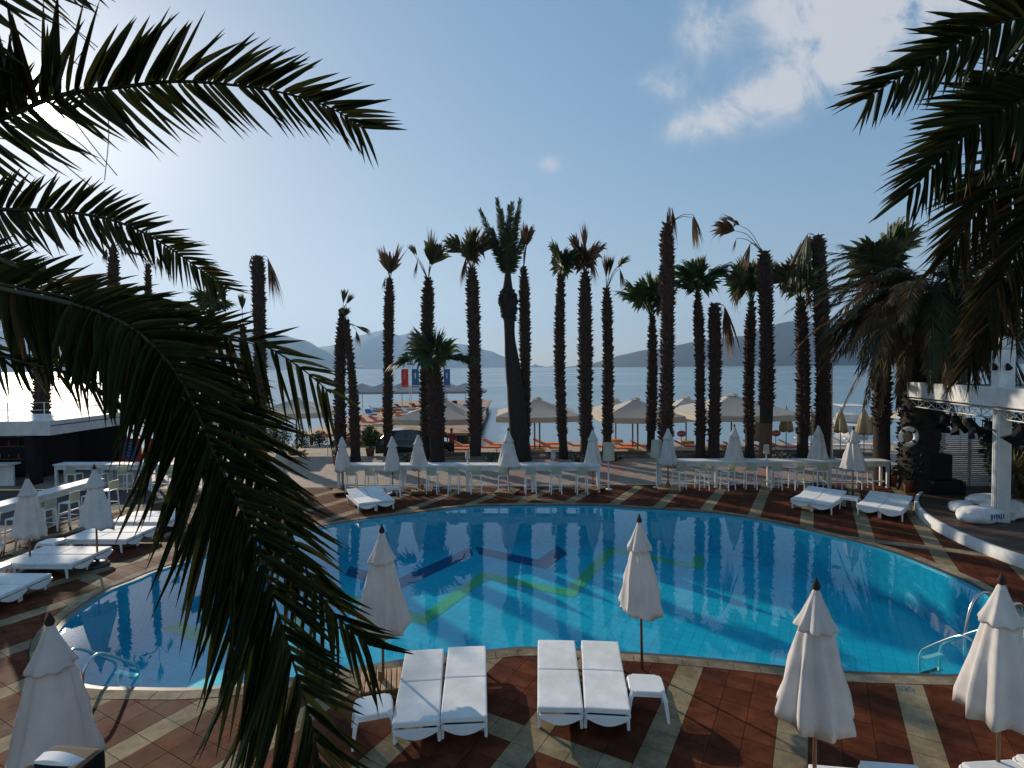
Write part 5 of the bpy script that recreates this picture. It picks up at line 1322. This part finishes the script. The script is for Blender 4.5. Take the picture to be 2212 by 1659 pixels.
for k in range(26):
    u = 792 + 250 * ((k * 7) % 26) / 26 + rr.uniform(-4, 4); Y = 46 + 22 * ((k * 11) % 26) / 26; c = cl[k % 8] if cl[k % 8] != 'black' else 'dark_metal'
    if c not in pl:
        tt = thing('pier_lounger', 'x', 'lounger'); mb = MB(); mb.box((0, 0, .22), (.55, 1.8, .08)); mb.build('frame', M['white'], tt); mb = MB(); mb.rbox((0, -.2, .32), (.6, 1.3, .1), .03); mb.rbox((0, .62, .5), (.6, .7, .1), .03, M=Matrix.Rotation(R(35), 4, 'X')); mb.build('cushion', M[c], tt); pl[c] = tt; o = tt
    else: o = copy_tree(pl[c])
    o.location = ((u - 1106) / F * Y, Y, .19); o.rotation_euler = (0, 0, rr.uniform(0, 3)); near_ = min(((768, 'the leaning-neck palm'), (838, 'the brown-brush palm'), (886, 'the red and blue banners'), (922, 'the palm with one bent leaf'), (955, 'the single blue banner'), (1027, 'the tan-tufted palm')), key=lambda q: abs(q[0] - u)); cn_ = {'dark_metal': 'black'}.get(c, c); row_ = ('nearest', 'second', 'third', 'fourth', 'fifth', 'sixth')[min(5, int((Y - 46) / 3.7))]; tag(o, f'{cn_} lounger on the pier, {row_} row out, {"just before" if u < near_[0] else "just past"} {near_[1]}', None, f'{cn_} loungers on the pier')
# orange matting stack beside the pier foot
t = thing('sunbed_stack', 'row of orange sunbeds between the leaning-neck palm and the brown-brush palm', 'sunbeds', ((800 - 1106) / F * 40, 40, -.62))
for k in range(6):
    mb = MB(); mb.rbox((-.9 + .7 * k - 1, (k % 2) * .4, .42), (.6, 1.8, .10), .03); mb.build('cushion', M['orange'], t)
mb = MB(); mb.box((-.2, .2, .2), (5, 2.0, .34)); mb.build('frame', M['wood'], t)
# motor boat
g = at(1832, 925, 46); t = thing('motor_boat', 'white motor boat with a small canopy beyond the tan parasols', 'boat', (g.x, 46, SEA), R(75))
mb = MB(); st = [(-2.6, .9, .0, .95), (-1.5, 1.0, -.1, .95), (0, 1.0, -.1, 1.0), (1.4, .8, 0, 1.1), (2.4, .35, .2, 1.25), (2.9, .03, .7, 1.35)]; vs = []
for x, hw, zb, zt in st: vs += [(x, -hw, zt), (x, -hw * .7, zb), (x, hw * .7, zb), (x, hw, zt)]
mb.add(vs, [(4 * i + a, 4 * i + 4 + a, 4 * i + 4 + (a + 1) % 4, 4 * i + (a + 1) % 4) for i in range(5) for a in range(4)] + [(0, 1, 2, 3)]); mb.build('hull', M['white_paint'], t)
mb = MB(); mb.rbox((.2, 0, 1.35), (1.6, 1.3, .7), .12); mb.build('cabin', M['white_paint'], t)
mb = MB(); mb.box((1.02, 0, 1.5), (.04, 1.1, .35)); mb.build('windscreen', M['carglass'], t)
mb = MB(); mb.rbox((-.4, 0, 2.45), (2.6, 1.8, .08), .03); mb.build('canopy', M['white_paint'], t)
for x in (-1.5, .7):
    for y in (-.75, .75): mb = MB(); mb.tube([(x, y, .9), (x, y, 2.42)], .025, 5); mb.build('canopy_pole', M['alu'], t)
# buoy on the water and the orange lamp ball
t = tag(MB().lathe([(.02, 0), (.2, .05), (.22, .4), (.05, .8), (.03, 1.6), (.02, 1.62)], 10).build('buoy', M['dark_metal']), 'tiny dark buoy on the water left of the compact-crowned palm', 'buoy'); t.location = at(1203, 828, 170) * Vector((1, 1, 0)) + Vector((0, 0, SEA))
g = gnd(575, 1006); t = thing('ball_lamp', 'glossy orange ball on a short stand by the orange-wrapped trunk', 'ball', g)
mb = MB(); mb.lathe([(.12, 0), (.12, .03), (.02, .05), (.02, .75)], 10); mb.build('stand', M['dark_metal'], t)
mb = MB(); mb.lathe([(.2 * math.sin(math.pi * k / 10) + .001, .92 - .2 * math.cos(math.pi * k / 10)) for k in range(11)], 18); mb.build('ball', M['orange'], t, True)
t = tag(MB().lathe([(.44, 0), (.42, .6), (.40, 1.25), (.36, 1.26)], 16).build('trunk_wrap', M['orange'], None, True), 'orange cloth wrapped round the foot of the thick-headed bare palm', 'cloth wrap'); t.location = gnd(560, 1008)
t = tag(MB().rbox((0, 0, 0), (1.9, .12, 1.3), .03).build('awning_banner', M['red']), 'red and orange cloth banner beside the thick-headed bare palm', 'banner'); t.location = at(510, 935, 31)
mb = MB(); mb.box((-.3, -.07, .1), (.5, .02, .8)); mb.box((.5, -.07, 0), (.4, .02, .9)); o = mb.build('print', M['orange'], t)
t = tag(MB().rbox((0, 0, 0), (3.0, 1.6, .14), .04).build('flag_awning', M['red']), 'red awning with dark blue panel seen between the date fronds', 'awning'); t.location = at(384, 804, 36); t.rotation_euler = (R(50), 0, 0)
mb = MB(); mb.box((.3, 0, .075), (1.2, 1.0, .01)); mb.build('print', M['blue'], t)
mb = MB(); mb.tube([(-1.2, 0, 0), (-1.2, 0, 0)], .01, 3) if False else None
for x in (-1.3, 1.3): 
    q = t.location; mb = MB(); o = MB().tube([(x, 0, 0), (x, -4.0, -3.4)], .03, 5).build('awning_pole', M['alu'], t)
# notice boards behind the sunlit counter
for k, (u, lb) in enumerate(((283, 'red and navy notice board, the one nearer the dark beach bar'), (345, 'red and navy notice board, the one behind the drooping frond'))):
    g = gnd(u, 1003); t = thing('notice_board', lb, 'notice board', g, 0, 'notice boards behind the counter')
    mb = MB(); mb.box((0, 0, .75), (1.15, .06, 1.3)); mb.box((-.5, 0, .05), (.08, .4, .1)); mb.box((.5, 0, .05), (.08, .4, .1)); mb.build('frame', M['red'], t)
    mb = MB(); mb.box((0, -.035, .78), (.72, .012, 1.0)); mb.build('panel', M['blue'], t)
    mb = MB()
    for j in range(5): mb.box((-.08 + .05 * (j % 2), -.043, 1.12 - .16 * j), (.42 - .06 * (j % 3), .004, .05))
    mb.build('print', M['alu'], t)

# ------------------------------------------------------------------ dark beach bar with a flat roof
t = thing('beach_bar', 'flat-roofed beach bar with pale fascia and dark open interior', 'building', (-24.5, 27, 0))
mb = MB(); mb.rbox((-1, -.3, 2.62), (11.0, 6.2, .10), .03); mb.build('roof', M['white_paint'], t)
mb = MB(); mb.box((-1, -3.36, 2.52), (11.0, .12, .62)); mb.box((4.44, -.3, 2.52), (.12, 6.0, .62)); mb.build('fascia', M['white_paint'], t)
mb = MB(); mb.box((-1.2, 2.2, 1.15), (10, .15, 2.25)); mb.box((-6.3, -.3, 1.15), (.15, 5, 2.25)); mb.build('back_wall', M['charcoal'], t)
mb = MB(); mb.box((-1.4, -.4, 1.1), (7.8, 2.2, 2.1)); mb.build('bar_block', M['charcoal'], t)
for x in (3.3, -1.6): mb = MB(); mb.rbox((x, -2.9, 1.1), (.42, .42, 2.2), .02); mb.build('pillar', M['charcoal'], t)
for j, z in enumerate((.9, 1.5, 1.95)):
    mb = MB(); mb.box((-1.4, -1.56, z), (6.6, .2, .03)); sh = mb.build('shelf', M['wood'], t)
    for k in range(14):
        mb = MB(); mb.lathe([(.035, 0), (.035, .16), (.012, .21), (.012, .27)], 6, c=(-4.3 + .44 * k, -1.56, z + .015)); mb.build('bottle', M[('carglass', 'terracotta', 'fan', 'alu')[(k + j) % 4]], sh, True)
for k in range(7):
    mb = MB(); mb.tube([(-5.5 + 1.6 * k, -3.2, 2.68), (-5.5 + 1.6 * k, -3.2, 3.65)], .02, 6); mb.build('railing_post', M['alu'], t)
mb = MB()
for z in (3.0, 3.3, 3.62): mb.tube([(-6.2, -3.2, z), (4.3, -3.2, z)], .014, 5); mb.tube([(4.3, -3.2, z), (4.3, 2.6, z)], .014, 5)
mb.build('railing', M['alu'], t)
mb = MB(); mb.rbox((-.5, -3.5, 1.0), (7, .6, .07), .01); mb.box((-.5, -3.45, .5), (6.8, .08, .92)); mb.build('serving_counter', M['white_paint'], t)

# ------------------------------------------------------------------ stage
t = thing('stage', 'low round stage with a white curved edge and a dark board floor', 'stage', (20.3, 14, 0))
n = 96; r = 8.0
mb = MB(); vs = []
for k in range(n):
    a = 2 * math.pi * k / n; vs += [(r * math.cos(a), r * math.sin(a), 0), (r * math.cos(a), r * math.sin(a), .29), ((r - .10) * math.cos(a), (r - .10) * math.sin(a), .31), ((r - .12) * math.cos(a), (r - .12) * math.sin(a), .285)]
mb.add(vs, [(4 * k + a, (4 * k + 4) % (4 * n) + a, (4 * k + 4) % (4 * n) + a + 1, 4 * k + a + 1) for k in range(n) for a in range(3)]); mb.build('edge', M['white_paint'], t, True)
bw = .16; k = 0; y = -7.8; rest_ = MB()
while y < 7.8:
    hl = math.sqrt(max(0, (r - .13) ** 2 - max(abs(y), abs(y + bw)) ** 2))
    if hl > .3:
        mb = MB(); mb.box((0, y + bw / 2, .28), (2 * hl, bw - .012, .03)); mb.build('floor_board', M['stage_wood'], t)
    y += bw
mb = MB(); mb.lathe([(r - .14, .0), (r - .14, .262), (.01, .262)], 64, cap=False); mb.build('sub_floor', M['charcoal'], t)
# pergola: column, roof edge, tower
A, Bp = Vector((15.32, 21.2, 0)), Vector((13.45, 12.9, 0)); dd = (Bp - A); LL = dd.length; ang = math.atan2(dd.y, dd.x)
t = thing('stage_pergola', 'white flat stage canopy on a square white column with a short tower on top', 'pergola', A, ang)   # +x towards the viewer, +y to the back (right)
mb = MB(); mb.rbox((LL / 2, .12, 4.00), (LL, .24, .56), .02); mb.build('fascia', M['white_paint'], t)
mb = MB(); mb.box((LL / 2, 3.6, 4.14), (LL - .1, 6.7, .12)); mb.build('roof_panel', M['white_paint'], t)
cx = (Vector((14.17, 16.18, 0)) - A).dot(dd.normalized())
mb = MB(); mb.rbox((cx, .30, 1.97), (.32, .32, 3.46), .012); col = mb.build('column', M['white_paint'], t)
mb = MB()
for q in (-.12, 0, .12): mb.box((cx + q * .7, .139, 1.97), (.012, .006, 3.2))
mb.build('groove', M['gutter'], col)
mb = MB(); mb.rbox((cx - .1, .35, 5.0), (.40, .40, 1.5), .015); tw = mb.build('tower', M['white_paint'], t)
mb = MB(); mb.rbox((cx - .1, .35, 5.4), (.416, .416, .02), .004); mb.build('tower_joint', M['gutter'], t)
for (x, y, z) in ((cx - .1, .13, 5.45), (cx - .1, .13, 4.85), (cx + .12, .35, 4.85)):
    mb = MB(); mb.rbox((x, y, z), (.09, .09, .16), .02); mb.tube([(x - .05, y, z + .1), (x + .12, y - .02, z - .02)], [.05, .07], 7); mb.build('spotlight', M['black'], t)
t = thing('lighting_truss', 'silver lattice truss hung below the stage canopy edge', 'truss', A, ang)
mb = MB()
for (y, z) in ((.05, 3.64), (.35, 3.64), (.2, 3.34)): mb.tube([(0, y, z), (LL, y, z)], .026, 7)
mb.build('chord', M['alu'], t)
k = 0; x = .15
while x < LL - .4:
    mb = MB(); a, b = ((.05, 3.64), (.2, 3.34)) if k % 2 == 0 else ((.2, 3.34), (.05, 3.64))
    mb.tube([(x, a[0], a[1]), (x + .32, b[0], b[1])], .013, 5); mb.tube([(x, .35 if k % 2 == 0 else .2, a[1]), (x + .32, .2 if k % 2 == 0 else .35, b[1])], .013, 5)
    mb.build('brace', M['alu'], t); x += .32; k += 1
def stage_light(x, label, tilt, rz):
    o = A + dd.normalized() * x + Vector((-dd.y, dd.x, 0)).normalized() * .2
    t = thing('stage_light', label, 'stage light', (o.x, o.y, 3.32), rz, 'black stage lights on the truss')
    mb = MB(); mb.tube([(0, 0, .02), (0, 0, -.10)], .02, 6); mb.box((0, 0, -.10), (.34, .03, .03)); mb.box((-.17, 0, -.2), (.02, .03, .22)); mb.box((.17, 0, -.2), (.02, .03, .22)); mb.build('yoke', M['black'], t)
    Rm = Matrix.Translation((0, 0, -.3)) @ Matrix.Rotation(tilt, 4, 'X')
    mb = MB(); mb.lathe([(.10, .22), (.14, .12), (.15, -.15), (.16, -.18)], 12); h = mb.build('housing', M['black'], t, False, Rm)
    for q in range(4):
        mb = MB(); R2 = Matrix.Rotation(q * R(90), 4, 'Z'); mb.add([R2 @ Vector(p) for p in ((-.13, .15, -.18), (.13, .15, -.18), (.17, .26, -.36), (-.17, .26, -.36))], [(0, 1, 2, 3)]); mb.build('barn_door', M['black'], h)
for k, (x, tl, rz, w_) in enumerate(((1.5, -.6, .5, 'closest to the massive palm'), (2.3, .7, 2.5, 'second from the massive palm'), (3.0, .5, 3.2, 'in the middle of the row'), (3.8, -.7, .3, 'fourth from the massive palm'), (4.75, .9, 2.4, 'against the white column'), (6.1, .6, 1.0, 'beyond the white column'))):
    stage_light(x, f'black stage light with flaps, {w_}', tl, rz)
# slatted white wall
g0, g1 = gnd(2008, 1066), gnd(2138, 1066); d = g1 - g0
t = thing('slatted_wall', 'white wall of thin horizontal slats behind the loudspeaker', 'wall', g0, math.atan2(d.y, d.x))
L_ = d.length + .8; z = .06
while z < 2.42:
    mb = MB(); mb.box((L_ / 2, rr.uniform(-.008, .008), z), (L_, .05, .055)); mb.build('slat', M['white_paint'], t); z += .078
mb = MB()
for x in (.1, L_ / 2, L_ - .1): mb.box((x, .07, 1.2), (.08, .06, 2.4))
mb.build('post', M['gutter'], t)
# loudspeaker and its case
g = gnd(2046, 1087); t = thing('equipment_case', 'black case on the deck carrying the loudspeaker', 'case', g, -.15)
mb = MB(); mb.rbox((0, .35, .40), (1.15, .8, .80), .04); mb.build('body', M['black'], t)
mb = MB(); [mb.rbox((x, -.055, z), (.10, .02, .10), .01) for x in (-.52, .52) for z in (.06, .74)]; mb.build('corner_fitting', M['dark_metal'], t)
t = thing('loudspeaker', 'black loudspeaker standing on the black case in front of the slatted wall', 'loudspeaker', (g.x - .08, g.y + .35, .80), -.1)
mb = MB(); mb.rbox((0, 0, .46), (.72, .45, .92), .04); mb.build('cabinet', M['black'], t)
mb = MB(); mb.rbox((0, -.23, .46), (.64, .02, .84), .01); mb.build('grille', M['charcoal'], t)
mb = MB(); mb.tube([(-.12, 0, .92), (-.12, 0, .97), (.12, 0, .97), (.12, 0, .92)], .012, 6); mb.build('handle', M['dark_metal'], t)
g = gnd(2100, 1082); t = thing('cable_box', 'low black box with cables at the foot of the slatted wall', 'box', g, .2)
mb = MB(); mb.rbox((0, 0, .14), (.7, .4, .28), .03); mb.build('body', M['black'], t)
mb = MB(); mb.tube(spline([(.3, -.2, .1), (.6, -.5, .02), (.9, -.2, .02), (1.2, -.45, .02)], 6), .02, 6); mb.build('cable', M['black'], t)
# beanbags on the stage
def blob(name, pos, dims, label, m, cat, rz=0, seed=1, wr=.12, n=24, group=None):
    bm = bmesh.new(); bmesh.ops.create_icosphere(bm, subdivisions=4, radius=1)
    for v in bm.verts:
        p = v.co.copy(); q = NZ.fractal(p * 1.4 + Vector((seed, 0, 0)), 1, 2, 4); p *= 1 + wr * q
        ex = 2.6; p.z = math.copysign(abs(p.z) ** .8, p.z); 
        p *= 1 + .035 * NZ.fractal(Vector((p.x * 6, p.y * 6, p.z * 3 + seed)), .6, 2, 3); v.co = Vector((p.x * dims[0] / 2, p.y * dims[1] / 2, max(-.86, p.z) * dims[2] / 2 + .43 * dims[2]))
    me = bpy.data.meshes.new(name); bm.to_mesh(me); bm.free(); me.materials.append(M[m]); me.polygons.foreach_set('use_smooth', [True] * len(me.polygons))
    o = put(me, name); o.location = pos; o.rotation_euler = (0, 0, rz); return tag(o, label, cat, group)
g = gnd(2143, 1137, .295); o = blob('beanbag', (g.x, g.y + .45, .295), (1.35, .75, .52), 'plump white beanbag with blue print lying on the stage edge', 'cushion', 'beanbag', .15, 2)
mb = MB(); 
for k, x in enumerate((.02, .1, .18, .26, .34, .42)): mb.box((x, -.37 + .02 * abs(x), .24), (.04, .01, .12 if k % 2 else .17))
mb.build('print', M['blue'], o)
g = gnd(2118, 1122, .295); blob('cushion', (g.x + .1, g.y + .8, .295), (.8, .7, .38), 'bluish shaded cushion tucked behind the plump beanbag', 'cushion', 'cushion', .6, 5)
g = gnd(2195, 1130, .295); blob('netting', (g.x + .1, g.y + .6, .295), (1.2, .9, .62), 'crumpled grey-white netting heaped at the column foot', 'white_paint', 'netting', .2, 9, .34)
g = gnd(2190, 1112, .295); blob('beanbag', (g.x + .2, g.y + 1.2, .295), (1.3, .7, .40), 'pale flat beanbag behind the heaped netting', 'cushion', 'beanbag', 0, 12)
# planting beside the column
def spiky(u, v, Y, r_, n_, label, m, seed, w=.035, flat_=.0, up0=-.6, z=None):
    rng = random.Random(seed); c = at(u, v, Y); t = thing('spiky_plant', label, 'plant', (c.x, c.y, c.z)); 
    mb = MB(); mb.tube([(0, 0, -c.z + (z if z is not None else .29)), (0, 0, 0)], [.09, .07], 7); mb.build('trunk', M['bark'], t)
    for k in range(n_):
        a = rng.uniform(0, 2 * math.pi); e = math.asin(rng.uniform(up0, 1)); d = Vector((math.cos(a) * math.cos(e), math.sin(a) * math.cos(e), math.sin(e))); s_ = d.cross(UP).normalized(); l = r_ * rng.uniform(.8, 1.1)
        mb = MB(); q = d * l - UP * l * .08; nn = s_.cross(d)
        mb.add([d * .05 - s_ * w * .6, d * l * .5 - s_ * w, q, d * l * .5 + s_ * w, d * .05 + s_ * w * .6, d * l * .5 + nn * w * .5], [(0, 1, 5), (0, 5, 4), (4, 5, 3), (1, 2, 5), (5, 2, 3)]); mb.build('leaf', M[m], t)
spiky(2192, 1018, 18.3, .85, 110, 'golden spiky yucca ball beside the white column', 'yucca', 5)
spiky(2168, 1088, 18.0, .55, 26, 'pale aloe rosette at the foot of the white column', 'aloe', 6, w=.06, up0=0)
for k, (u, vv, Y, w, h, lb) in enumerate(((2215, 1085, 19.6, 2.6, 2.6, 'dark tall hedge mass behind the yucca'), (2190, 1070, 20.6, 2.0, 3.2, 'dark leafy shrub behind the white column under the canopy'), (2260, 1080, 18.6, 2.4, 2.2, 'dark shrub at the picture edge behind the netting'))):
    p = at(u, vv, Y); rng = random.Random(60 + k); t = thing('shrub', lb, 'bush', (p.x, p.y, 0))
    mb = MB(); mb.tube([(0, 0, 0), (0, 0, h * .6)], [.08, .03], 6); mb.build('stem', M['bark'], t); mb = MB()
    for q in range(1500):
        while True:
            x, y, z = rng.uniform(-1, 1), rng.uniform(-1, 1), rng.random()
            if x * x + y * y < (1 - (2 * z - 1) ** 4) * (.8 + .3 * math.sin(4 * x + 5 * z)): break
        c = Vector((x * w / 2, y * w / 2, z * h)); d = Vector((x + rng.uniform(-1, 1), y + rng.uniform(-1, 1), rng.uniform(-.5, 1))).normalized(); s_ = d.cross(Vector((rng.random(), rng.random(), .2))).normalized(); l = rng.uniform(.08, .2)
        mb.add([c - s_ * l * .3, c + d * l, c + s_ * l * .3, c - d * l * .4], [(0, 1, 2), (0, 2, 3)])
    mb.build('foliage', M['bush'], t)
# flower pots by the second counter
for k, (u, v, lb) in enumerate(((1935, 1050, 'small pot plant at the end of the second counter'), (1962, 1062, 'yellow flowering pot plant at the massive palm foot'))):
    bush(u, v, .5, .4, lb, 80 + k, n=150, lf=.08, pot=.18, gz=0, mtl='yucca' if k else 'bush', group='small pot plants by the counter')
# floodlight at the lower corner
g = Vector((at(122, 1640, 4.1).x, 4.1, 0)); t = thing('floodlight', 'black floodlight with a white slatted hood at the lower corner', 'floodlight', (g.x, g.y, 0), -.12)
ZT = at(118, 1640, 4.1).z - .02
mb = MB(); mb.tube([(0, .1, 0), (0, .1, ZT - .2)], .035, 8); mb.lathe([(.2, 0), (.2, .03), (.04, .05)], 14, c=(0, .1, 0)); mb.build('stand', M['black'], t)
mb = MB(); mb.rbox((0, .06, ZT - .14), (.46, .30, .26), .05); mb.build('housing', M['black'], t)
mb = MB(); n = 14
vs = []
for k in range(n + 1):
    x = -.17 + .36 * k / n; z = ZT + .045 * math.sin(math.pi * (.15 + .8 * k / n)) - .02 * k / n
    vs += [(x, .06, z), (x, -.02, z - .015), (x, -.03, z - .05), (x, .07, z - .03)]
mb.add(vs, [(4 * k + a, 4 * k + 4 + a, 4 * k + 4 + (a + 1) % 4, 4 * k + (a + 1) % 4) for k in range(n) for a in range(4)]); mb.build('hood', M['white'], t)
for (x, y, a) in ((-.17, -.10, .5), (.02, -.14, -.3), (.09, -.12, .6)):
    mb = MB(); mb.rbox((x, y, ZT - .04), (.14, .03, .03), .006, M=Matrix.Rotation(a, 4, 'Z')); mb.build('slat', M['white'], t)
